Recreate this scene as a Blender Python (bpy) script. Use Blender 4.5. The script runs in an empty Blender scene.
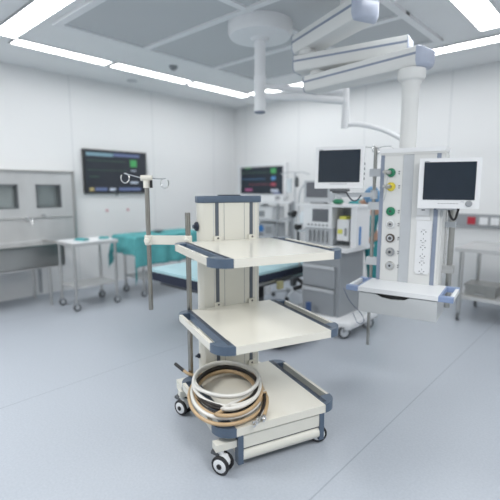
import bpy, bmesh, math, random
from mathutils import Vector, Matrix
from math import pi, sin, cos, radians as R

random.seed(7)
SC = bpy.context.scene
COL = SC.collection

# ------------------------------------------------------------------ camera
CAM_YAW = 42.16
cd = bpy.data.cameras.new('camera')
cam = bpy.data.objects.new('camera', cd)
COL.objects.link(cam)
cam.location = (5.95, -5.81, 1.45)
cam.rotation_euler = (R(90) - 0.145, 0, R(CAM_YAW))
cd.sensor_width = 36
cd.lens = 36 * 420 / 500
cd.clip_start = 0.05
cd.dof.use_dof = True
cd.dof.focus_distance = 2.42
cd.dof.aperture_fstop = 1.0
SC.camera = cam

# ------------------------------------------------------------------ world, exposure, big lamps
w = bpy.data.worlds.new('world')
SC.world = w
w.use_nodes = True
w.node_tree.nodes['Background'].inputs[0].default_value = (0.9, 0.95, 1.0, 1)
w.node_tree.nodes['Background'].inputs[1].default_value = 0.6
vs = SC.view_settings
vs.view_transform = 'Standard'
vs.look = 'None'
vs.exposure = 0.17
vs.gamma = 1
LIGHT = 9.8            # emission of the ceiling diffusers


def area(name, loc, sx, sy, power, rot=(0, 0, 0), col=(1, 0.985, 0.965)):
    l = bpy.data.lights.new(name, 'AREA')
    l.shape = 'RECTANGLE'
    l.size, l.size_y = sx, sy
    l.energy = power
    l.color = col
    o = bpy.data.objects.new(name, l)
    o.location = loc
    o.rotation_euler = rot
    COL.objects.link(o)
    return o


# unseen area lamps added at ceiling height, fill light for cart and room
area('fill_lamp', (6.6, -4.9, 2.96), 1.2, 0.6, 52)
area('fill_lamp', (4.4, -6.8, 2.96), 1.2, 0.6, 20)
area('fill_lamp', (2.3, -6.0, 2.96), 1.2, 0.6, 76)
area('fill_lamp', (7.0, -2.4, 2.96), 0.6, 1.2, 32)


# ------------------------------------------------------------------ materials
def mat(name, col, rough=0.5, metal=0.0, noise=0.0, nscale=20, bump=0.0, emit=0.0, coat=0.0, stretch=None, alpha=None, trans=0.0):
    m = bpy.data.materials.new(name)
    m.use_nodes = True
    nt = m.node_tree
    b = nt.nodes['Principled BSDF']
    b.inputs['Base Color'].default_value = (*col, 1)
    b.inputs['Roughness'].default_value = rough
    b.inputs['Metallic'].default_value = metal
    b.inputs['Coat Weight'].default_value = coat
    if trans:
        b.inputs['Transmission Weight'].default_value = trans
    if emit:
        b.inputs['Emission Color'].default_value = (*col, 1)
        b.inputs['Emission Strength'].default_value = emit
    if noise or bump:
        tc = nt.nodes.new('ShaderNodeTexCoord')
        mp = nt.nodes.new('ShaderNodeMapping')
        if stretch:
            mp.inputs['Scale'].default_value = stretch
        nz = nt.nodes.new('ShaderNodeTexNoise')
        nz.inputs['Scale'].default_value = nscale
        nz.inputs['Detail'].default_value = 4
        nt.links.new(tc.outputs['Object'], mp.inputs[0])
        nt.links.new(mp.outputs[0], nz.inputs['Vector'])
        if noise:
            rp = nt.nodes.new('ShaderNodeValToRGB')
            rp.color_ramp.elements[0].position = 0.3
            rp.color_ramp.elements[1].position = 0.7
            rp.color_ramp.elements[0].color = tuple(max(0, c * (1 - noise)) for c in col) + (1,)
            rp.color_ramp.elements[1].color = tuple(min(1, c * (1 + noise)) for c in col) + (1,)
            nt.links.new(nz.outputs['Fac'], rp.inputs[0])
            nt.links.new(rp.outputs[0], b.inputs['Base Color'])
        if bump:
            bp = nt.nodes.new('ShaderNodeBump')
            bp.inputs['Strength'].default_value = bump
            bp.inputs['Distance'].default_value = 0.01
            nt.links.new(nz.outputs['Fac'], bp.inputs['Height'])
            nt.links.new(bp.outputs[0], b.inputs['Normal'])
    return m


M = dict(
    ceiling=mat('ceiling_paint', (0.83, 0.85, 0.865), 0.7, noise=0.015, nscale=3),
    bar=mat('white_ceiling_frame', (0.80, 0.82, 0.84), 0.6, noise=0.01),
    cream=mat('cream_enamel', (0.76, 0.745, 0.67), 0.22, noise=0.01, nscale=3, coat=0.3),
    creamcol=mat('cream_column_enamel', (0.72, 0.715, 0.65), 0.35, noise=0.01, nscale=3),
    blue=mat('slate_blue_plastic', (0.088, 0.127, 0.185), 0.30, noise=0.04, nscale=60),
    dark=mat('dark_groove', (0.05, 0.06, 0.08), 0.5, noise=0.05),
    track=mat('grey_track', (0.10, 0.12, 0.15), 0.4, noise=0.05),
    black=mat('black_rubber', (0.012, 0.012, 0.014), 0.5, noise=0.1),
    psteel=mat('pendant_steel', (0.40, 0.40, 0.38), 0.28, 1.0, noise=0.06),
    steel=mat('brushed_steel', (0.55, 0.55, 0.54), 0.32, 1.0, noise=0.08, nscale=8, stretch=(1, 1, 12)),
    steelh=mat('brushed_steel_sheet', (0.56, 0.57, 0.575), 0.45, 0.4, noise=0.12, nscale=2.5, stretch=(1, 1, 0.4)),
    pole=mat('polished_dark_steel', (0.34, 0.33, 0.30), 0.22, 1.0, noise=0.05),
    chrome=mat('chrome', (0.75, 0.75, 0.75), 0.12, 1.0, noise=0.02),
    white=mat('white_plastic', (0.78, 0.80, 0.82), 0.35, noise=0.01, nscale=5),
    pwhite=mat('pendant_white', (0.70, 0.715, 0.71), 0.38, noise=0.01, nscale=5),
    pgrey=mat('pendant_grey_panel', (0.56, 0.585, 0.60), 0.4, noise=0.01, nscale=5),
    stripe=mat('blue_grey_stripe', (0.25, 0.295, 0.385), 0.4, noise=0.03),
    pblue=mat('pale_blue_endcap', (0.42, 0.47, 0.58), 0.35, noise=0.03),
    hblue=mat('handle_blue', (0.25, 0.33, 0.52), 0.4, noise=0.03),
    screen=mat('dark_screen', (0.018, 0.028, 0.042), 0.16, noise=0.15, nscale=1.5),
    screengrey=mat('grey_screen', (0.13, 0.14, 0.16), 0.3, noise=0.05),
    bezelblack=mat('black_bezel', (0.015, 0.018, 0.022), 0.3, noise=0.05),
    teal=mat('teal_cloth', (0.10, 0.39, 0.41), 0.85, noise=0.12, nscale=9, bump=0.4),
    tealscrub=mat('teal_scrubs', (0.06, 0.34, 0.37), 0.85, noise=0.15, nscale=12, bump=0.4),
    cyan=mat('pale_cyan_sheet', (0.40, 0.60, 0.65), 0.7, noise=0.05, nscale=8, bump=0.2),
    navy=mat('navy_pad', (0.012, 0.018, 0.04), 0.55, noise=0.1),
    navyblue=mat('navy_blue_base', (0.02, 0.03, 0.10), 0.45, noise=0.1),
    grey=mat('grey_plastic', (0.30, 0.32, 0.34), 0.5, noise=0.03),
    lgrey=mat('light_grey_plastic', (0.50, 0.53, 0.56), 0.45, noise=0.02),
    dgrey=mat('dark_grey_plastic', (0.10, 0.11, 0.12), 0.5, noise=0.05),
    machine=mat('machine_grey_enamel', (0.30, 0.325, 0.35), 0.4, noise=0.02, nscale=3),
    red=mat('red_socket', (0.42, 0.03, 0.05), 0.4, noise=0.05),
    green=mat('green_outlet', (0.02, 0.22, 0.11), 0.35, noise=0.05),
    yellow=mat('yellow_outlet', (0.72, 0.60, 0.06), 0.4, noise=0.05),
    brown=mat('brown_outlet', (0.085, 0.065, 0.05), 0.4, noise=0.05),
    ygreen=mat('yellow_label', (0.72, 0.72, 0.12), 0.5, noise=0.05),
    dullyellow=mat('dull_yellow_plastic', (0.42, 0.40, 0.22), 0.5, noise=0.05),
    dblue=mat('blue_dial', (0.05, 0.22, 0.55), 0.4, noise=0.05),
    tan=mat('tan_rubber_hose', (0.50, 0.355, 0.205), 0.38, noise=0.08, nscale=15),
    whose=mat('white_rubber_hose', (0.74, 0.735, 0.70), 0.32, noise=0.03, nscale=15),
    bhose=mat('black_rubber_hose', (0.02, 0.016, 0.014), 0.3, noise=0.1, nscale=15),
    cable=mat('grey_cable', (0.22, 0.25, 0.32), 0.5, noise=0.05),
    skin=mat('skin', (0.55, 0.33, 0.24), 0.55, noise=0.04, nscale=20),
    hair=mat('dark_hair', (0.03, 0.02, 0.015), 0.6, noise=0.2, nscale=40),
    cap=mat('blue_cap', (0.16, 0.32, 0.52), 0.8, noise=0.08, nscale=20),
    eye=mat('eye_white', (0.7, 0.7, 0.7), 0.3, noise=0.02),
    mirror=mat('recess_glass', (0.34, 0.38, 0.38), 0.18, 0.6, noise=0.12, nscale=3),
    perf=None,
    clear=mat('clear_bag', (0.72, 0.78, 0.82), 0.25, noise=0.05),
    e_green=mat('screen_green', (0.05, 0.28, 0.09), 0.4, emit=0.25),
    e_dimgreen=mat('screen_dim_green', (0.03, 0.10, 0.06), 0.4, emit=0.25),
    e_teal=mat('screen_teal_bar', (0.16, 0.27, 0.33), 0.4, emit=0.25),
    e_blue=mat('screen_blue_bar', (0.11, 0.145, 0.28), 0.4, emit=0.25),
    e_red=mat('screen_red', (0.30, 0.05, 0.08), 0.4, emit=0.25),
    e_pink=mat('screen_pink', (0.35, 0.08, 0.22), 0.4, emit=0.25),
    e_yellow=mat('screen_yellow', (0.38, 0.32, 0.14), 0.4, emit=0.25),
    e_white=mat('screen_white', (0.45, 0.50, 0.60), 0.4, emit=0.25),
    e_cyan=mat('screen_cyan', (0.08, 0.25, 0.5), 0.4, emit=0.25),
    light=mat('light_diffuser', (1.0, 1.0, 1.0), 0.5, emit=LIGHT),
    mark=mat('printed_mark', (0.16, 0.17, 0.19), 0.6, noise=0.05),
)


def perf_mat():
    m = mat('perforated_grey_panel', (0.36, 0.385, 0.41), 0.6)
    nt = m.node_tree
    b = nt.nodes['Principled BSDF']
    tc = nt.nodes.new('ShaderNodeTexCoord')
    vo = nt.nodes.new('ShaderNodeTexVoronoi')
    vo.inputs['Scale'].default_value = 60
    vo.inputs['Randomness'].default_value = 0
    rp = nt.nodes.new('ShaderNodeValToRGB')
    rp.color_ramp.elements[0].position = 0.25
    rp.color_ramp.elements[1].position = 0.32
    rp.color_ramp.elements[0].color = (0.36, 0.38, 0.395, 1)
    rp.color_ramp.elements[1].color = (0.54, 0.565, 0.585, 1)
    nt.links.new(tc.outputs['Object'], vo.inputs['Vector'])
    nt.links.new(vo.outputs['Distance'], rp.inputs[0])
    nt.links.new(rp.outputs[0], b.inputs['Base Color'])
    return m


M['perf'] = perf_mat()


SEAM = -4.96


def floor_mat():
    m = bpy.data.materials.new('speckled_vinyl')
    m.use_nodes = True
    nt = m.node_tree
    b = nt.nodes['Principled BSDF']
    b.inputs['Roughness'].default_value = 0.33
    L = nt.links.new
    tc = nt.nodes.new('ShaderNodeTexCoord')
    n1 = nt.nodes.new('ShaderNodeTexNoise'); n1.inputs['Scale'].default_value = 80; n1.inputs['Detail'].default_value = 3
    n2 = nt.nodes.new('ShaderNodeTexNoise'); n2.inputs['Scale'].default_value = 160; n2.inputs['Detail'].default_value = 2
    L(tc.outputs['Object'], n1.inputs['Vector']); L(tc.outputs['Object'], n2.inputs['Vector'])
    r1 = nt.nodes.new('ShaderNodeValToRGB')
    r1.color_ramp.elements[0].position = 0.35; r1.color_ramp.elements[1].position = 0.68
    r1.color_ramp.elements[0].color = (0.395, 0.435, 0.49, 1)
    r1.color_ramp.elements[1].color = (0.435, 0.475, 0.53, 1)
    r2 = nt.nodes.new('ShaderNodeValToRGB')
    r2.color_ramp.elements[0].position = 0.62; r2.color_ramp.elements[1].position = 0.70
    r2.color_ramp.elements[0].color = (0, 0, 0, 1); r2.color_ramp.elements[1].color = (0.5, 0.5, 0.5, 1)
    L(n1.outputs['Fac'], r1.inputs[0]); L(n2.outputs['Fac'], r2.inputs[0])
    mx = nt.nodes.new('ShaderNodeMix'); mx.data_type = 'RGBA'
    L(r2.outputs[0], mx.inputs['Factor']); L(r1.outputs[0], mx.inputs['A'])
    mx.inputs['B'].default_value = (0.28, 0.32, 0.39, 1)
    # welded seams every 2 m along x = const
    sp = nt.nodes.new('ShaderNodeSeparateXYZ'); L(tc.outputs['Object'], sp.inputs[0])
    a = nt.nodes.new('ShaderNodeMath'); a.operation = 'ADD'; a.inputs[1].default_value = SEAM; L(sp.outputs['X'], a.inputs[0])
    pm = nt.nodes.new('ShaderNodeMath'); pm.operation = 'PINGPONG'; pm.inputs[1].default_value = 1.0; L(a.outputs[0], pm.inputs[0])
    lt = nt.nodes.new('ShaderNodeMath'); lt.operation = 'LESS_THAN'; lt.inputs[1].default_value = 0.004; L(pm.outputs[0], lt.inputs[0])
    ml = nt.nodes.new('ShaderNodeMath'); ml.operation = 'MULTIPLY'; ml.inputs[1].default_value = 0.45; L(lt.outputs[0], ml.inputs[0])
    m2 = nt.nodes.new('ShaderNodeMix'); m2.data_type = 'RGBA'
    L(ml.outputs[0], m2.inputs['Factor']); L(mx.outputs['Result'], m2.inputs['A'])
    m2.inputs['B'].default_value = (0.17, 0.20, 0.25, 1)
    L(m2.outputs['Result'], b.inputs['Base Color'])
    return m


def wall_mat(name, axis, offset, step):
    m = bpy.data.materials.new(name)
    m.use_nodes = True
    nt = m.node_tree
    b = nt.nodes['Principled BSDF']
    b.inputs['Roughness'].default_value = 0.38
    L = nt.links.new
    tc = nt.nodes.new('ShaderNodeTexCoord')
    sp = nt.nodes.new('ShaderNodeSeparateXYZ'); L(tc.outputs['Object'], sp.inputs[0])
    a = nt.nodes.new('ShaderNodeMath'); a.operation = 'ADD'; a.inputs[1].default_value = offset; L(sp.outputs[axis], a.inputs[0])
    pm = nt.nodes.new('ShaderNodeMath'); pm.operation = 'PINGPONG'; pm.inputs[1].default_value = step / 2; L(a.outputs[0], pm.inputs[0])
    lt = nt.nodes.new('ShaderNodeMath'); lt.operation = 'LESS_THAN'; lt.inputs[1].default_value = 0.007; L(pm.outputs[0], lt.inputs[0])
    ml = nt.nodes.new('ShaderNodeMath'); ml.operation = 'MULTIPLY'; ml.inputs[1].default_value = 0.33; L(lt.outputs[0], ml.inputs[0])
    nz = nt.nodes.new('ShaderNodeTexNoise'); nz.inputs['Scale'].default_value = 1.2; L(tc.outputs['Object'], nz.inputs['Vector'])
    rp = nt.nodes.new('ShaderNodeValToRGB')
    rp.color_ramp.elements[0].color = (0.785, 0.797, 0.805, 1); rp.color_ramp.elements[1].color = (0.80, 0.812, 0.82, 1)
    L(nz.outputs['Fac'], rp.inputs[0])
    mx = nt.nodes.new('ShaderNodeMix'); mx.data_type = 'RGBA'
    L(ml.outputs[0], mx.inputs['Factor']); L(rp.outputs[0], mx.inputs['A'])
    mx.inputs['B'].default_value = (0.42, 0.46, 0.49, 1)
    L(mx.outputs['Result'], b.inputs['Base Color'])
    return m


# ------------------------------------------------------------------ mesh helpers
class MB:
    def __init__(s):
        s.bm = bmesh.new()
        s.mi = 0

    def _fin(s, geomf):
        for f in geomf:
            f.material_index = s.mi

    def add(s, verts, faces, mtx=None):
        vs_ = [s.bm.verts.new(mtx @ Vector(v) if mtx else v) for v in verts]
        out = []
        for f in faces:
            try:
                out.append(s.bm.faces.new([vs_[i] for i in f]))
            except ValueError:
                pass
        s._fin(out)
        return out

    def box(s, x0, x1, y0, y1, z0, z1, bev=0.0, seg=2, mtx=None):
        t = bmesh.new()
        vv = [t.verts.new(p) for p in ((x0, y0, z0), (x1, y0, z0), (x1, y1, z0), (x0, y1, z0),
                                       (x0, y0, z1), (x1, y0, z1), (x1, y1, z1), (x0, y1, z1))]
        for f in ((0, 3, 2, 1), (4, 5, 6, 7), (0, 1, 5, 4), (1, 2, 6, 5), (2, 3, 7, 6), (3, 0, 4, 7)):
            t.faces.new([vv[i] for i in f])
        s._merge(t, bev, seg, mtx)
        return s

    def _merge(s, t, bev=0, seg=2, mtx=None):
        if bev:
            es = [e for e in t.edges if len(e.link_faces) == 2 and e.calc_face_angle(0) > 0.5]
            bmesh.ops.bevel(t, geom=es, offset=bev, segments=seg, affect='EDGES', profile=0.5, clamp_overlap=True)
        if mtx is not None:
            bmesh.ops.transform(t, matrix=mtx, verts=t.verts)
        mp = {v: s.bm.verts.new(v.co) for v in t.verts}
        out = []
        for f in t.faces:
            try:
                out.append(s.bm.faces.new([mp[v] for v in f.verts]))
            except ValueError:
                pass
        s._fin(out)
        t.free()

    def prism(s, poly, z0, z1, bev=0.0, seg=2, mtx=None):
        """poly in xy, extruded z0..z1"""
        t = bmesh.new()
        n = len(poly)
        a = [t.verts.new((p[0], p[1], z0)) for p in poly]
        b = [t.verts.new((p[0], p[1], z1)) for p in poly]
        t.faces.new(a[::-1]); t.faces.new(b)
        for i in range(n):
            t.faces.new((a[i], a[(i + 1) % n], b[(i + 1) % n], b[i]))
        bmesh.ops.recalc_face_normals(t, faces=t.faces)
        s._merge(t, bev, seg, mtx)
        return s

    def cyl(s, p0, p1, r0, r1=None, seg=24):
        r1 = r0 if r1 is None else r1
        p0, p1 = Vector(p0), Vector(p1)
        d = (p1 - p0).normalized()
        u = d.orthogonal().normalized(); v = d.cross(u)
        vs_, fs = [], []
        for p, r in ((p0, r0), (p1, r1)):
            for k in range(seg):
                a = 2 * pi * k / seg
                vs_.append(p + (u * cos(a) + v * sin(a)) * r)
        for k in range(seg):
            j = (k + 1) % seg
            fs.append((k, j, seg + j, seg + k))
        fs.append(tuple(range(seg))[::-1]); fs.append(tuple(range(seg, 2 * seg)))
        s.add(vs_, fs)
        return s

    def lathe(s, prof, base=(0, 0, 0), axis=(0, 0, 1), seg=32):
        """prof: list of (radius, height)"""
        base = Vector(base); d = Vector(axis).normalized()
        u = d.orthogonal().normalized(); v = d.cross(u)
        vs_, fs = [], []
        for r, h in prof:
            for k in range(seg):
                a = 2 * pi * k / seg
                vs_.append(base + d * h + (u * cos(a) + v * sin(a)) * max(r, 1e-5))
        for i in range(len(prof) - 1):
            for k in range(seg):
                j = (k + 1) % seg
                fs.append((i * seg + k, i * seg + j, (i + 1) * seg + j, (i + 1) * seg + k))
        fs.append(tuple(range(seg))[::-1]); n = (len(prof) - 1) * seg
        fs.append(tuple(range(n, n + seg)))
        s.add(vs_, fs)
        return s

    def tube(s, pts, r, seg=10, closed=False, smooth=0):
        P = [Vector(p) for p in pts]
        for _ in range(smooth):
            Q = []
            n = len(P)
            if not closed:
                Q.append(P[0])
            for i in range(n if closed else n - 1):
                a, b = P[i], P[(i + 1) % n]
                Q += [a * 0.75 + b * 0.25, a * 0.25 + b * 0.75]
            if not closed:
                Q.append(P[-1])
            P = Q
        n = len(P)
        vs_, fs = [], []
        prev = None
        for i, p in enumerate(P):
            if closed:
                d = (P[(i + 1) % n] - P[i - 1]).normalized()
            else:
                d = (P[min(i + 1, n - 1)] - P[max(i - 1, 0)]).normalized()
            u = d.orthogonal().normalized() if prev is None else (prev - d * prev.dot(d)).normalized()
            prev = u
            v = d.cross(u)
            rr = r[i] if isinstance(r, (list, tuple)) else r
            for k in range(seg):
                a = 2 * pi * k / seg
                vs_.append(p + (u * cos(a) + v * sin(a)) * rr)
        m = n if closed else n - 1
        for i in range(m):
            i2 = (i + 1) % n
            for k in range(seg):
                j = (k + 1) % seg
                fs.append((i * seg + k, i * seg + j, i2 * seg + j, i2 * seg + k))
        if not closed:
            fs.append(tuple(range(seg))[::-1]); fs.append(tuple(range((n - 1) * seg, n * seg)))
        s.add(vs_, fs)
        return s

    def sphere(s, c, r, sx=1, sy=1, sz=1, seg=20, rings=12):
        prof = []
        vs_, fs = [], []
        c = Vector(c)
        for i in range(rings + 1):
            t = pi * i / rings
            for k in range(seg):
                a = 2 * pi * k / seg
                rr = max(sin(t), 1e-4)
                vs_.append(c + Vector((r * sx * rr * cos(a), r * sy * rr * sin(a), r * sz * cos(t))))
        for i in range(rings):
            for k in range(seg):
                j = (k + 1) % seg
                fs.append((i * seg + k, (i + 1) * seg + k, (i + 1) * seg + j, i * seg + j))
        s.add(vs_, fs)
        return s

    def build(s, name, mats, parent=None, loc=None, rot=None, smooth=True):
        bm = s.bm
        bmesh.ops.remove_doubles(bm, verts=bm.verts, dist=1e-6)
        bmesh.ops.recalc_face_normals(bm, faces=bm.faces)
        if smooth:
            for f in bm.faces:
                f.smooth = True
            for e in bm.edges:
                if len(e.link_faces) == 2 and e.calc_face_angle(0) > R(32):
                    e.smooth = False
        me = bpy.data.meshes.new(name)
        bm.to_mesh(me); bm.free()
        for m in (mats if isinstance(mats, (list, tuple)) else [mats]):
            me.materials.append(m)
        o = bpy.data.objects.new(name, me)
        COL.objects.link(o)
        if parent is not None:
            o.parent = parent
        if loc is not None:
            o.location = loc
        if rot is not None:
            o.rotation_euler = rot
        return o


def bxo(name, m, parent, x0, x1, y0, y1, z0, z1, bev=0.0, seg=2):
    return MB().box(x0, x1, y0, y1, z0, z1, bev, seg).build(name, m, parent)


def thing(name, label, cat, loc=(0, 0, 0), rz=0, group=None):
    o = bpy.data.objects.new(name, None)
    o.empty_display_size = 0.1
    COL.objects.link(o)
    o.location = loc
    o.rotation_euler = (0, 0, rz)
    return tag(o, label, cat, group)


def tag(o, label, cat, group=None, kind=None):
    o['label'] = label; o['category'] = cat
    if group:
        o['group'] = group
    if kind:
        o['kind'] = kind
    return o


def struct(o):
    o['kind'] = 'structure'
    return o


def kids(o):
    return list(o.children)


def copy_tree(o, parent=None):
    c = o.copy()
    COL.objects.link(c)
    c.parent = parent
    for ch in kids(o):
        copy_tree(ch, c)
    return c


# ================================================================== ROOM
RX, RY, RH = 8.6, -8.4, 3.0
WY = 0.30             # the back wall's face
struct(bxo('floor', floor_mat(), None, -0.1, RX + 0.1, RY - 0.1, WY + 0.1, -0.1, 0))
struct(bxo('wall_left', wall_mat('white_panel_left', 'Y', 1.62, 1.36), None, -0.1, 0, RY, WY, 0, RH))
struct(bxo('wall_back', wall_mat('white_panel_back', 'X', -4.03, 1.24), None, -0.1, RX, WY, WY + 0.1, 0, RH))
struct(bxo('wall_right', wall_mat('white_panel_right', 'Y', 1.62, 1.36), None, RX, RX + 0.1, RY, WY + 0.1, 0, RH))
struct(bxo('wall_front', wall_mat('white_panel_front', 'X', 0, 1.24), None, -0.1, RX + 0.1, RY - 0.1, RY, 0, RH))
struct(bxo('ceiling', M['ceiling'], None, -0.1, RX + 0.1, RY - 0.1, WY + 0.1, RH, RH + 0.1))

# white band between lights and grey perforated panels (laminar flow field)
FX = (1.78, 3.32, 4.28); FY = (-3.9, -2.95, -1.92, -1.02)
mb = MB()
bw_ = 0.035
for x in FX:
    mb.box(x - bw_, x + bw_, FY[0], FY[-1], RH - 0.03, RH, 0.004, 1)
for y in FY:
    mb.box(FX[0] - bw_, FX[-1] + bw_, y - bw_, y + bw_, RH - 0.031, RH, 0.004, 1)
g = mb.build('trim_1', M['bar']); struct(g)
k = 0
for i in range(2):
    for j in range(3):
        side = ('left', 'right')[i]
        row = ('near', 'middle', 'far')[j]
        p = bxo('ceiling_panel', M['perf'], None, FX[i] + bw_, FX[i + 1] - bw_, FY[j] + bw_, FY[j + 1] - bw_, RH - 0.012, RH - 0.001)
        tag(p, 'grey perforated ceiling air panel, %s row, %s column of the white grid' % (row, side), 'ceiling panel', 'perforated ceiling panels')


# ceiling strip lights
def strip(x0, x1, y0, y1, label):
    cx, cy = (x0 + x1) / 2, (y0 + y1) / 2
    hx, hy = (x1 - x0) / 2, (y1 - y0) / 2
    t = thing('ceiling_light', label, 'ceiling light', (cx, cy, RH), 0, 'strip lights around the ceiling field')
    mb = MB(); f = 0.015
    mb.box(-hx - f, -hx, -hy - f, hy + f, -0.016, 0).box(hx, hx + f, -hy - f, hy + f, -0.016, 0)
    mb.box(-hx, hx, -hy - f, -hy, -0.016, 0).box(-hx, hx, hy, hy + f, -0.016, 0)
    mb.build('frame', M['white'], t)
    bxo('diffuser', M['light'], t, -hx, hx, -hy, hy, -0.011, -0.001)
    return t


W2 = 0.10
strip(0.95 - W2, 0.95 + W2, -4.0, -2.92, 'long bright strip light on the left ceiling edge, nearest segment')
strip(0.95 - W2, 0.95 + W2, -2.84, -1.66, 'long bright strip light on the left ceiling edge, middle segment')
strip(0.95 - W2, 0.95 + W2, -1.58, -0.40, 'long bright strip light on the left ceiling edge, segment nearest the room corner')
strip(1.12, 2.30, -0.42 - W2, -0.42 + W2, 'strip light along the back wall, first segment from the room corner')
strip(2.38, 3.50, -0.50 - W2, -0.50 + W2, 'strip light along the back wall, middle segment behind the swing arms')
strip(3.56, 4.95, -0.66 - W2, -0.66 + W2, 'strip light along the back wall, segment at the right edge of the photo')
strip(4.79 - 0.115, 4.79 + 0.115, -2.9, -1.02, 'wide ceiling light panel at the top right of the photo')
strip(1.05, 2.45, -4.13 - 0.105, -4.13 + 0.105, 'wide ceiling light panel at the top left of the photo')

# smoke detector and round vent in the ceiling
mb = MB().lathe([(0.055, 0), (0.055, -0.02), (0.045, -0.035), (0.03, -0.05), (0.0, -0.055)], (1.43, -2.28, RH))
tag(mb.build('smoke_detector', M['grey']), 'small grey round smoke detector on the ceiling beside the left strip light', 'smoke detector')
mb = MB().lathe([(0.075, 0), (0.075, -0.008), (0.05, -0.012), (0.0, -0.012)], (0.40, -2.23, RH))
tag(mb.build('ceiling_speaker', M['lgrey']), 'flat round ceiling speaker between strip light and left wall', 'speaker')


# ================================================================== EQUIPMENT CART
CART = thing('medical_cart', 'cream medical equipment cart with three shelves and slate blue handles in the foreground', 'cart', (4.363, -3.999, 0), R(67.9))


def tray(z, x0, x1, y0, y1, th=0.042, name='shelf'):
    s = bxo(name, M['cream'], CART, x0, x1, y0, y1, z - th, z, 0.004, 2)
    for sgn, xe in ((-1, x0), (1, x1)):
        e = 0.098                     # how far the handle reaches out
        def X(v):                     # v: distance out from the shelf end
            return xe + sgn * v
        # blue frame: inner strip plus rounded ends
        mb = MB()
        def pr(poly, a=z - th - 0.001, b=z + 0.003):
            pp = [(X(u), v) for u, v in poly]
            mb.prism(pp, a, b, 0.003, 1)
        n = 8
        front = [(0, y0 - 0.002), (0, y0 + 0.10), (0.028, y0 + 0.10), (e, y0 + 0.10)]
        arc = [(e - 0.10 + 0.10 * cos(t), y0 + 0.10 - 0.102 * sin(t)) for t in [pi / 2 * q / n for q in range(1, n + 1)]]
        pr([(0, y0 + 0.10)] + [(e, y0 + 0.10)] + arc + [(0, y0 - 0.002)])
        arcb = [(e - 0.07 + 0.07 * cos(t), y1 - 0.07 + 0.072 * sin(t)) for t in [pi / 2 * q / n for q in range(1, n + 1)]]
        pr([(0, y1 - 0.07), (e, y1 - 0.07)] + arcb + [(0, y1 + 0.002)])
        pr([(0, y0 + 0.0999), (0.030, y0 + 0.0999), (0.030, y1 - 0.0699), (0, y1 - 0.0699)])
        h = mb.build('handle', M['blue'], CART)
        a, b = sorted((X(e - 0.020), X(e - 0.001)))
        bxo('grip', M['cream'], h, a, b, y0 + 0.096, y1 - 0.066, z - th + 0.002, z - 0.0005, 0.003, 2)
        mg = MB()
        for q in (0.006, 0.014, 0.022):
            a, b = sorted((X(q), X(q + 0.0035)))
            mg.box(a, b, y0 + 0.03, y1 - 0.02, z + 0.0025, z + 0.0045)
        mg.build('groove', M['dark'], h)
    return s


T1, T2, T3 = 1.119, 0.680, 0.236
tray(T1, -0.302, 0.284, -0.355, 0.366)
tray(T2, -0.288, 0.287, -0.345, 0.366)
tray(T3, -0.280, 0.275, -0.330, 0.355, 0.045, 'base_top')

# base body, corner posts, front panels
base = bxo('base', M['creamcol'], CART, -0.262, 0.262, -0.300, 0.47, 0.065, 0.19, 0.006, 2)
for sx in (-1, 1):
    bxo('corner_post', M['blue'], CART, min(sx * 0.268, sx * 0.238), max(sx * 0.268, sx * 0.238), -0.328, -0.285, 0.028, 0.192, 0.006, 2)
bxo('front_panel', M['creamcol'], CART, -0.238, 0.238, -0.322, -0.29, 0.112, 0.182, 0.004, 2)
mb = MB()
pts = [(-0.300, 0.036), (-0.318, 0.042), (-0.328, 0.055), (-0.330, 0.070), (-0.326, 0.086), (-0.316, 0.097), (-0.300, 0.102)]
mtx = Matrix(((0, 0, 1, 0), (1, 0, 0, 0), (0, 1, 0, 0), (0, 0, 0, 1)))
mb.prism(pts, -0.238, 0.238, mtx=mtx)
mb.build('bumper', M['creamcol'], CART)
bxo('panel_gap', M['dark'], CART, -0.238, 0.238, -0.312, -0.299, 0.100, 0.113)
for yy in (-0.285, 0.345):
    bxo('outrigger', M['creamcol'], CART, -0.385, 0.262, yy - 0.026, yy + 0.026, 0.122, 0.160, 0.012, 3)
bxo('base_end_block', M['creamcol'], CART, -0.372, -0.27, 0.335, 0.45, 0.13, 0.19, 0.006, 2)


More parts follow.
